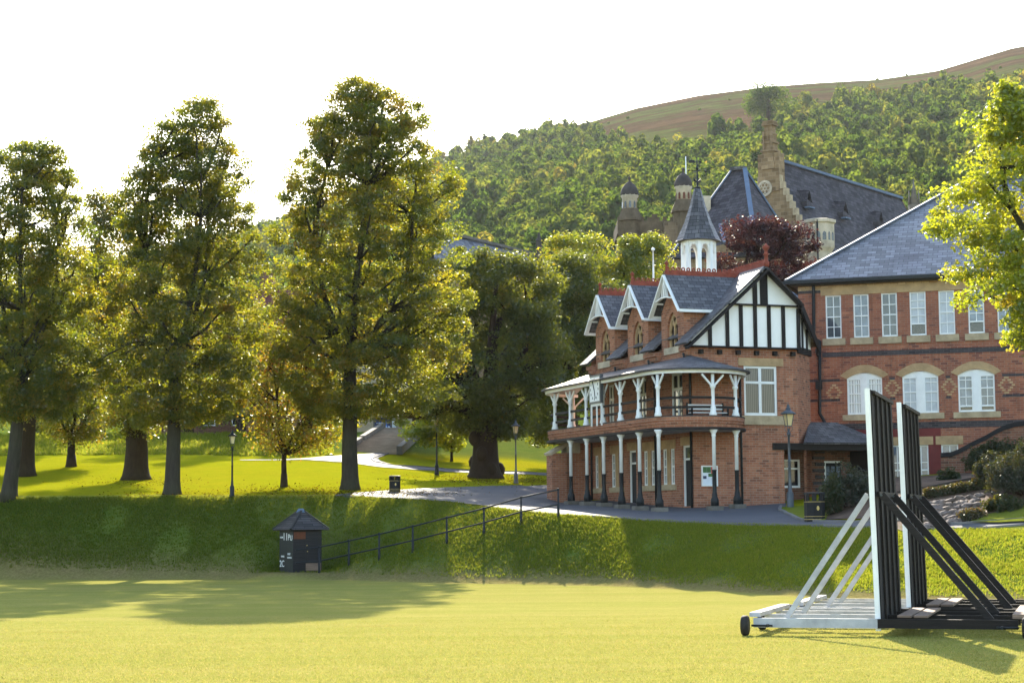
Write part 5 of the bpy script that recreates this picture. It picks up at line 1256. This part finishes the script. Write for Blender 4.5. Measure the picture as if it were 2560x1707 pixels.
def oak_extra(m):
    # the broken grey limb, the long low limb to the left
    m.tube([(-.2,0,4.0),(-1.2,-.5,4.7),(-2.2,-.9,5.4),(-2.7,-1.0,6.4),(-2.9,-1.0,6.7)], [.42,.30,.24,.2,.17], 9)
    m.tube([(-.3,0,3.6),(-2.0,-.3,3.9),(-3.2,-.6,3.3),(-4.6,-.9,3.4),(-5.6,-1.2,3.7)], [.40,.30,.24,.2,.10], 9)
    m.tube([(.0,0,4.0),(.4,-.4,5.6),(.5,-.6,7.4),(.9,-.6,8.6)], [.5,.34,.26,.14], 9); m.tube([(.2,0,4.0),(1.4,-.2,5.2),(2.6,-.3,6.0),(4.0,-.2,6.2)], [.4,.3,.22,.1], 9)
    m.tube([(-.1,0,4.0),(-.7,-.4,5.6),(-1.2,-.6,7.0),(-1.0,-.6,8.4)], [.44,.32,.24,.12], 9)
    for k in range(9):
        a = k*.7+.3; m.lathe([(.15,-.3),(.30,-.1),(.34,.15),(.22,.4),(.08,.5)], (.78*math.cos(a)*(1-.05*(k%3)), .72*math.sin(a), .3+.42*(k*5%7)), 8)
b = gp(1213, 1192); tree('oak_tree', 'massive old chestnut like tree with swollen dark trunk beside the pavilion', b,
  [(628,1150,1280),(645,1105,1340),(675,1085,1400),(740,1072,1420),(850,1070,1425),(940,1045,1440),(1010,1040,1425),(1060,1090,1390),(1100,1150,1370),(1135,1280,1350)], b.y, 620, 90000, .15, 'leaf_oak', 'bark_oak', .70, 55, tone=(.38,.22), limbs=40, fork=3.4, leaders=5, shell=.45, lobes=30, lr=(1.1,1.9), extra=oak_extra, cl_r=(.5,1.0))
b = gz(1420, 110); tree('beech_tree', 'green leafy tree filling the gap between the old trunk and the pavilion', b,
  [(630,1370,1470),(660,1330,1530),(720,1300,1565),(800,1290,1560),(900,1290,1530),(1000,1290,1500),(1060,1300,1440),(1100,1320,1410)], b.y, 420, 60000, .15, 'leaf_oak', 'bark_brown', .40, 56, tone=(.36,.2), limbs=24, shell=.5, lobes=24, lr=(1.0,1.8), cl_r=(.6,1.05))
b = gz(1430, 118); tree('round_tree', 'golden green rounded tree crown below the gatehouse, left one', b,
  [(590,1380,1500),(612,1355,1550),(650,1340,1560),(760,1340,1560),(900,1350,1530)], b.y, 260, 24000, .17, 'leaf_gold', 'bark_brown', .35, 57, 'golden trees below the gatehouse', tone=(.5,.2), limbs=12, cl_r=(.5,.9), lobes=16, lr=(.9,1.6))
b = gz(1580, 116); tree('round_tree', 'golden green rounded tree crown right above the pavilion dormers', b,
  [(582,1560,1640),(605,1530,1670),(650,1510,1690),(760,1500,1690),(900,1510,1680)], b.y, 260, 24000, .17, 'leaf_gold', 'bark_brown', .35, 58, 'golden trees below the gatehouse', tone=(.42,.2), limbs=12, cl_r=(.5,.9), lobes=16, lr=(.9,1.6))
b = gz(1925, 102); tree('copper_beech', 'dark purple leaved copper beech behind the pavilion roof', b,
  [(552,1840,1955),(575,1808,2010),(610,1790,2060),(660,1784,2075),(720,1795,2060),(800,1810,2050),(950,1830,2020)], b.y, 420, 56000, .15, 'leaf_copper', 'bark_brown', .4, 59, tone=(.5,.25), limbs=14, cl_r=(.4,.75), shell=.45, lobes=26, lr=(.8,1.4), pull=.35)
b = gz(2740, 57); tree('ash_tree', 'bright sunlit yellow green tree reaching in from the right edge', b,
  [(218,2480,2512),(250,2488,2640),(300,2470,2850),(335,2415,2990),(385,2395,3040),(440,2388,3060),(480,2352,3070),(525,2326,3080),(560,2318,3080),(600,2345,3080),(640,2405,3070),(672,2445,3060),(705,2385,3050),(738,2368,3040),(762,2420,3020),(800,2500,3000),(850,2505,2980),(890,2530,2960)], b.y, 700, 90000, .13, 'leaf_bright', 'bark_grey', .30, 60, tone=(.50,.22), limbs=60, cl_r=(.30,.62), shell=.42, depth=.8, lobes=60, lr=(.7,1.3), pull=.5)
b = gp(1129, 1153); tree('young_tree', 'young slender tree with bright leaves beside the old trunk', b,
  [(985,1040,1130),(1020,1000,1180),(1060,985,1190),(1095,1020,1180),(1115,1080,1150)], b.y, 110, 8000, .22, 'leaf_bright', 'bark_brown', .07, 61, tone=(.5,.25), limbs=24, fork=1.4, cl_r=(.35,.7))
G3 = 'sunlit trees on the second bank'
for i, (px, Y, env, lab, tn) in enumerate((
  (95, 126, [(640,60,140),(700,10,190),(850,-20,210),(1000,-10,200),(1070,30,170)], 'pale lit tree behind the leftmost lime trunk', .5),
  (470, 127, [(700,420,520),(780,390,560),(900,380,570),(1000,390,560),(1070,420,530)], 'golden lit tree behind the middle lime trunk', .55),
  (600, 123, [(700,570,640),(770,535,680),(880,520,690),(980,520,690),(1060,545,670)], 'bright yellow tree right of the bank edge lamp', .6),
  (770, 127, [(760,730,820),(840,700,850),(950,690,860),(1040,710,850)], 'yellow green tree behind the small maple', .55),
  (1040, 125, [(780,1000,1090),(860,970,1120),(950,960,1130),(1010,980,1110)], 'golden tree right of the steps under the lime crown', .5),
  (250, 128, [(620,220,300),(720,190,330),(860,180,340),(1000,190,330),(1070,220,300)], 'deep green tree behind the thick dark trunk', .35))):
    b = gz(px, Y); tree('bank_tree', lab, b, env, Y, 220, 15000, .17, 'leaf_gold', 'bark_brown', .3, 70+i, G3, tone=(tn,.22), limbs=14, cl_r=(.5,.9), lobes=16, lr=(.9,1.6))
# ---------------------------------------------------------------- shrubs
def shrub(name, label, px, py, w, h, mat, seed, n=2600, size=.09, group=None, Y=None, tone=(.45,.25), spiky=False, d=None):
    rng = np.random.default_rng(seed); p = gp(px, py) if Y is None else gz(px, Y); t = thing(name, label, 'shrub', p, 0, group)
    k = max(8, n//90); th = rng.random(k)*2*np.pi; rr = rng.random(k)**.5; dd = d or w*.6
    cen = np.stack([np.cos(th)*rr*w/2*.8, np.sin(th)*rr*dd/2, h*(.12+.75*rng.random(k)*(1-.55*rr**2))], 1)
    V, c = leaf_cloud(rng, cen, rng.uniform(.16,.28,k)*(.6+.4*min(w,h)), n//k, size, .1, .8)
    fast_mesh('foliage', V, 4, mat, t, {'tone': np.clip(rng.normal(tone[0], tone[1], c), 0, 1)})
    m = MB()
    for i in range(10): q = cen[i % k]; m.tube([(q[0]*.2,q[1]*.2,-.1),(q[0]*.6,q[1]*.6,q[2]*.5),tuple(q)], [.03,.02,.008], 5)
    m.build('stem', 'bark_brown', t); return t
shrub('lavender_bush', 'big grey green bush between the litter bin and the sight screen', 2120, 1300, 2.3, 1.75, 'leaf_silver', 1, 9000, .08, Y=65)
shrub('green_bush', 'dark green bush hugging the litter bin by the school door', 2075, 1300, .9, 1.5, 'leaf_shrub', 2, 4000, .08, Y=64.3)
shrub('lavender_bush', 'largest silver lavender mound at the right edge above the rocks', 2570, 1270, 3.4, 1.9, 'leaf_silver', 3, 15000, .08, Y=59.6)
shrub('lavender_bush', 'silver lavender mound behind the largest one near the brick wall', 2500, 1230, 2.2, 1.2, 'leaf_silver', 4, 7000, .08, Y=62)
shrub('green_bush', 'low dark green bush at the foot of the largest lavender mound', 2500, 1285, 1.4, .55, 'leaf_shrub', 5, 4000, .08, Y=58.0)
shrub('heather_clump', 'brown heather clump on the soil below the rocks', 2420, 1302, .9, .42, 'leaf_shrub', 6, 2600, .07, Y=57.6, tone=(.85,.2))
shrub('climbing_plant', 'leafy climber covering the sloping garden wall', 2475, 1170, 2.4, 1.6, 'leaf_shrub', 7, 8000, .09, Y=74.5, d=1.0)
shrub('climbing_plant', 'wispy green growth on the brick wall below its coping', 2535, 1180, 1.8, 1.6, 'leaf_shrub', 8, 5000, .09, Y=73.5, d=.9)
shrub('dark_bush', 'small black green bush at the low end of the brick wall', 2365, 1190, .8, .5, 'leaf_shrub', 9, 1600, .08, Y=66.5, tone=(.1,.1))
for i, px in enumerate((2320, 2352, 2386, 2415, 2440)):
    shrub('sedge_clump', ('first', 'second', 'third', 'fourth', 'last')[i]+' round sedge clump from the sight screen in the low row above the rocks', px, 1225, .62, .45, 'leaf_shrub', 20+i, 1500, .07, 'low clumps above the rock bank', Y=61.6, tone=(.75,.2))
# rocks of the garden bank
rng = random.Random(5); protos = []
def rock_mesh(seed):
    r_ = random.Random(seed); m = MB(); V = []; n = 7
    prof = [(.05,-.5),(.75,-.42),(1,-.05),(.85,.28),(.4,.48),(.05,.5)]
    for r, z in prof:
        for k in range(n): a = 2*math.pi*k/n; q = r*(.75+.5*r_.random()); V.append((q*math.cos(a)*.5, q*math.sin(a)*.4, z*.55+.1*r_.random()))
    m.add(V, [(i*n+k,i*n+(k+1)%n,(i+1)*n+(k+1)%n,(i+1)*n+k) for i in range(5) for k in range(n)]); return m
rocks = [rock_mesh(s).build('rock', 'rock') for s in range(4)]; cnt = 0
for j in range(6):
    for i in range(12):
        px = 2306+i*11.5+rng.uniform(-4, 4)+(j % 2)*6; Y = 57.7+j*.56+rng.uniform(-.12,.12)
        o = rocks[cnt] if cnt < 4 else dup(rocks[cnt % 4]); p = gz(px, Y); o.location = p+Vector((0,0,.04)); o.rotation_euler = (rng.uniform(-.4,.4), rng.uniform(-.4,.4), rng.uniform(0,6)); s = rng.uniform(.20,.42); o.scale = (s*1.4, s*1.2, s)
        tag(o, 'broken grey brown stone on the garden bank beside the sight screen', 'rock', 'rocks on the garden bank'); cnt += 1
# planting soil around them
so_a = [gz(px, 57.6) for px in (2060, 2150, 2250, 2350, 2440, 2560, 2800)]; so_b = [gz(px, 76.5) for px in (2060, 2150, 2250, 2350, 2440, 2560, 2800)]
so_a[0] = gz(2058, 63.2); so_a[1] = gz(2150, 61.0)
drape('planting_bed', so_a, so_b, 'soil', 80, 60, .05)
tw = [gz(px, 63.2) for px in (2240, 2330, 2400, 2470)]
kerb('terrace_edge', tw, .25, .12, 40, 'stone_dark', .6)
la = [gp(x, y) for x, y in ((2425,1310),(2500,1311),(2600,1313))]; lb2 = [gp(x, y) for x, y in ((2440,1297),(2500,1284),(2600,1262))]
o = drape('lawn_corner', la, lb2, 'grass', 30, 8, .08)
for k, v in (('bank', .55), ('lawn', .5), ('dry', 0), ('bare', 0)):
    q = o.data.attributes.new(k, 'FLOAT', 'POINT'); q.data.foreach_set('value', np.full(len(o.data.vertices), v, np.float32))
la = [gp(x, y) for x, y in ((1952,1272),(1960,1285),(1990,1298),(2040,1305),(2062,1306))]; lb2 = [gz(1962,73.5), gz(1980,73.6), gz(2010,73.2), gz(2050,70), gz(2070,66)]
o = drape('grass_patch', la, lb2, 'grass', 40, 10, .07)
for k, v in (('bank', .55), ('lawn', .6), ('dry', 0), ('bare', 0)):
    q = o.data.attributes.new(k, 'FLOAT', 'POINT'); q.data.foreach_set('value', np.full(len(o.data.vertices), v, np.float32))
# ---------------------------------------------------------------- bank grass blades
def blades(name, pts, h, w, seed, per=4, tone=(.35,.25), mat='blade', lean=.6):
    rng = np.random.default_rng(seed); P = np.repeat(np.array(pts), per, 0); n = len(P)
    P[:, :2] += rng.normal(0, .05, (n, 2)); a = rng.random(n)*np.pi*2; hh = h*(.5+rng.random(n)*.9); ww = w*(.7+.6*rng.random(n))
    side = np.stack([np.cos(a), np.sin(a), np.zeros(n)], 1)*ww[:, None]; tip = np.stack([rng.normal(0, lean*.5, n)*hh, rng.normal(-.15, lean*.5, n)*hh, hh], 1)
    V = np.stack([P-side, P+side, P+tip*.6+side*.55, P+tip], 1).reshape(-1, 3)
    o = fast_mesh(name, V, 4, mat, None, {'tone': np.clip(rng.normal(tone[0], tone[1], n), 0, 1)}); tag(o, None, None, None, 'stuff'); return o
rng = np.random.default_rng(77); pts = []; ptd = []
while len(pts) < 80000:
    px = rng.uniform(-120, 2960); tx = tanx(px); ks = knots(tx); f, t_ = ks[0][0], ks[1][0]; u = rng.random(); Y = f+.5+(t_-f-.5)*u; X = tx*Y
    q = math.sin(X*.8+Y*1.3)+math.sin(X*1.9-Y*.7+2)+.7*math.sin(X*.31+1)
    if rng.random() > u/.22+.06: continue
    if q < -.9 and rng.random() < .6: continue
    pts.append((X, Y, ground(X, Y)-.02))
o = blades('bank_grass', pts, .08, .015, 5, 4, (.30,.24)); o['label'] = 'tufted longer grass on the bank below the path'; o['category'] = 'grass'
pts = []
while len(pts) < 70000:                              # short mown turf of the near field
    Y = 22.5+22*rng.random()**1.25
    if rng.random() < (Y-34)/10: continue
    X = rng.uniform(-.30, .31)*Y; pts.append((X, Y, -.006))
o = blades('turf', pts, .026, .007, 8, 3, (.55,.22), 'turf_blade', 1.1); o['label'] = 'short mown yellow green turf of the near cricket field'; o['category'] = 'grass'
pts = []
while len(pts) < 9000:
    px = rng.uniform(-60, 830); tx = tanx(px); ks = knots(tx); Y = rng.uniform(ks[3][0]-.5, ks[4][0]); X = tx*Y; pts.append((X, Y, ground(X, Y)-.02))
o = blades('upper_bank_grass', pts, .2, .03, 6, 4, (.33,.25)); o['label'] = 'rough grass on the second bank behind the lawn'; o['category'] = 'grass'
# fallen leaves under the trees
pts = []
for cx, cy, sx, sy, n in ((875,1232,110,8,900),(1213,1200,110,8,1500),(710,1225,80,8,500),(1000,1234,90,5,600),(430,1238,90,6,500),(340,1205,80,8,400),(1340,1203,40,6,400)):
    for k in range(n):
        px, py = rng.normal(cx, sx), rng.normal(cy, sy)
        if py > 1244: continue
        p = gp(px, min(py, 1242), 60, 140); pts.append((p.x, p.y, p.z+.04))
P = np.array(pts); V, k = leaf_cloud(np.random.default_rng(3), P, np.full(len(P), .06), 1, .09, 2.5, .2)
o = fast_mesh('fallen_leaves', V, 4, 'litter', None, {'tone': np.random.default_rng(4).random(k)}); tag(o, 'scattered orange brown fallen leaves under the trees', 'leaves', None, 'stuff')
# ---------------------------------------------------------------- the wooded hill
def hill_crown(rng, r, h, n, size):
    k = int(rng.integers(6, 11)); m = n//k; out = []; tn = []
    for i in range(k):
        a = rng.random()*2*np.pi; q = rng.random()**.5*.62; z = h*(.34+.44*rng.random()*(1-q*.6)); pr = r*rng.uniform(.38, .58)
        if i == 0: q, z = 0, h-pr*.9
        c = np.array([q*r*math.cos(a), q*r*math.sin(a), z]); u = rng.random(m); th = rng.random(m)*2*np.pi; ph = np.arccos(1-1.5*u)
        d = np.stack([np.sin(ph)*np.cos(th), np.sin(ph)*np.sin(th), np.cos(ph)], 1); p = c+d*pr*(.85+.25*rng.random((m, 1)))*np.array([1, 1, 1.12])
        nrm = d+rng.normal(0, .22, (m, 3)); nrm /= np.linalg.norm(nrm, axis=1)[:, None]; t = rng.normal(size=(m, 3)); t -= nrm*(t*nrm).sum(1)[:, None]; t /= np.linalg.norm(t, axis=1)[:, None]; b = np.cross(nrm, t)
        s = size*(.6+.8*rng.random((m, 1))); out.append(np.stack([p-t*s, p+b*s*.75, p+t*s, p-b*s*.75], 1)); tn.append(np.full(m, rng.normal(0, .08)))
    return np.concatenate(out), np.concatenate(tn)
rng = np.random.default_rng(9); VV = []; TT = []; placed = 0
for Y in np.concatenate([np.arange(232, 420, 4.4), np.arange(420, 760, 5.6), np.arange(760, 1150, 8.0)]):
    step = 5.4+Y*.0038; X = -.30*Y
    while X < .30*Y:
        X += step*rng.uniform(.7, 1.35); yy_ = Y+rng.uniform(-4, 4); tx = X/yy_
        if tx < -.16 and rng.random() < .3: continue
        if bare_at(tx, X, yy_) > .4 and rng.random() < .985: continue
        big = math.sin(X*.021+yy_*.013)+math.sin(X*.05-yy_*.031+1)
        r = rng.choice([1,1,1,1.3,.75])*rng.uniform(1.6, 3.6)*(.95-max(0, Y-850)/1500)+.4*big; r = max(1.8, r); h = r*rng.uniform(1.9, 2.8)
        if bare_at(tx, X, yy_) > .4: r, h = 1.2, 1.6
        n = int(np.clip(400*(420/yy_)**.8, 150, 520)); cr, tj = hill_crown(rng, r, h, n, .46*(.7+yy_/1500)*r/2.9); cr += np.array([X, yy_, ground(X, yy_)-.5]); VV.append(cr.reshape(-1, 3))
        TT.append(np.clip(rng.normal(.28+.10*big, .24)+tj+rng.normal(0, .08, len(tj)), 0, 1)); placed += 1
o = fast_mesh('hill_woodland', np.concatenate(VV), 4, 'leaf_hill', None, {'tone': np.concatenate(TT)}); tag(o, 'dense mixed woodland covering the slope of the hill', 'woodland', None, 'stuff')
print('hill trees', placed)
def far_tree(label, px, Y, w, h, seed, tone, name='hill_tree', n=2600, group=None, py=None):
    rng = np.random.default_rng(seed); p = gp(px, py, 195, 1140) if py else gz(px, Y); t = thing(name, label, 'tree', p, 0, group); w *= p.y/Y; h *= p.y/Y; r = w/2
    k = 26; th = rng.random(k)*2*np.pi; rr = rng.random(k)**.5; cen = np.stack([np.cos(th)*rr*r*.75, np.sin(th)*rr*r*.75, h*(.22+.62*rng.random(k)*(1-.4*rr**2))], 1)
    V, c = leaf_cloud(rng, cen, np.full(k, r*.42), n//k, .55*Y/600+.25, .3, .85); fast_mesh('crown', V, 4, 'leaf_hill', t, {'tone': np.clip(np.repeat(rng.normal(tone, .12, k), n//k)+rng.normal(0, .1, c), 0, 1)})
    m = MB(); m.tube([(0,0,-1),(0,0,h*.3),(0,0,h*.7)], [r*.12,r*.09,r*.03], 7); m.build('trunk', 'bark_brown', t)
far_tree('lone big dark tree standing out high on the hill slope', 1922, 640, 18, 18, 1, .02, 'hill_tree', 6500, None, 314)
far_tree('broad pale green tree at the hill foot left of the gatehouse', 1435, 262, 9.5, 7, 2, .62, 'hill_tree', 4200)
far_tree('pale round tree at the hill foot above the library roof', 1220, 255, 7.5, 5.5, 3, .6, 'hill_tree', 3400)
for i, (px, Y, w, h, tn, lab) in enumerate(((2300,300,11,11,.12,'dark bushy tree on the hill left of the bright ash'),(2140,290,9,8,.5,'olive green tree on the hill above the chapel roof'),(1640,270,9,8,.35,'mid green tree on the hill right behind the gatehouse turrets'),(1800,285,8,7,.5,'light green tree on the hill above the hipped hall roof'))):
    far_tree(lab, px, Y, w, h, 30+i, tn, 'hill_tree', 3200)
# dry stone outcrops along the skyline
# ---------------------------------------------------------------- air
hm = bpy.data.materials.new('haze'); hm.use_nodes = True; hm.node_tree.nodes.clear()
_o = hm.node_tree.nodes.new('ShaderNodeOutputMaterial'); _v = hm.node_tree.nodes.new('ShaderNodeVolumePrincipled')
_v.inputs['Color'].default_value = (.92,.95,1,1); _v.inputs['Density'].default_value = .00004; _v.inputs['Anisotropy'].default_value = .2
hm.node_tree.links.new(_v.outputs[0], _o.inputs['Volume'])
MATS['haze'] = lambda n: hm
m = MB(); m.box(-900,900,-350,1800,-3,420); o = m.build('haze', 'haze'); o['kind'] = 'stuff'
# ---------------------------------------------------------------- light, sky, camera
EL, AZ = R(28.3), R(-.6)
w = bpy.data.worlds.new('World'); bpy.context.scene.world = w; w.use_nodes = True; nt = w.node_tree; nt.nodes.clear()
sky = nt.nodes.new('ShaderNodeTexSky'); sky.sky_type = 'NISHITA'; sky.sun_disc = False; sky.sun_elevation = EL; sky.sun_rotation = AZ; sky.air_density = 1.2; sky.dust_density = 1.0; sky.ozone_density = 1.0
bg = nt.nodes.new('ShaderNodeBackground'); bg.inputs[1].default_value = .15; ou = nt.nodes.new('ShaderNodeOutputWorld')
nt.links.new(sky.outputs[0], bg.inputs[0]); nt.links.new(bg.outputs[0], ou.inputs[0])
ld = bpy.data.lights.new('sun', 'SUN'); ld.energy = 5.0; ld.angle = R(.5); ld.color = (1.0, .90, .74)
lo_ = bpy.data.objects.new('sun', ld); C.objects.link(lo_); lo_.rotation_euler = (-(math.pi/2-EL), 0, -AZ)
cd = bpy.data.cameras.new('camera'); cam = bpy.data.objects.new('camera', cd); C.objects.link(cam)
cd.sensor_width = 36; cd.lens = 36*F/2560; cd.clip_start = .5; cd.clip_end = 6000
mw = Matrix((( _rt.x, _up.x, -_fw.x, CAM.x), (_rt.y, _up.y, -_fw.y, CAM.y), (_rt.z, _up.z, -_fw.z, CAM.z), (0,0,0,1))); cam.matrix_world = mw
sc_ = bpy.context.scene; sc_.camera = cam
sc_.view_settings.view_transform = 'Standard'; sc_.view_settings.look = 'None'; sc_.view_settings.gamma = 1; sc_.view_settings.exposure = 1.82
sc_.cycles.max_bounces = 8; sc_.cycles.transparent_max_bounces = 8; sc_.cycles.use_denoising = True
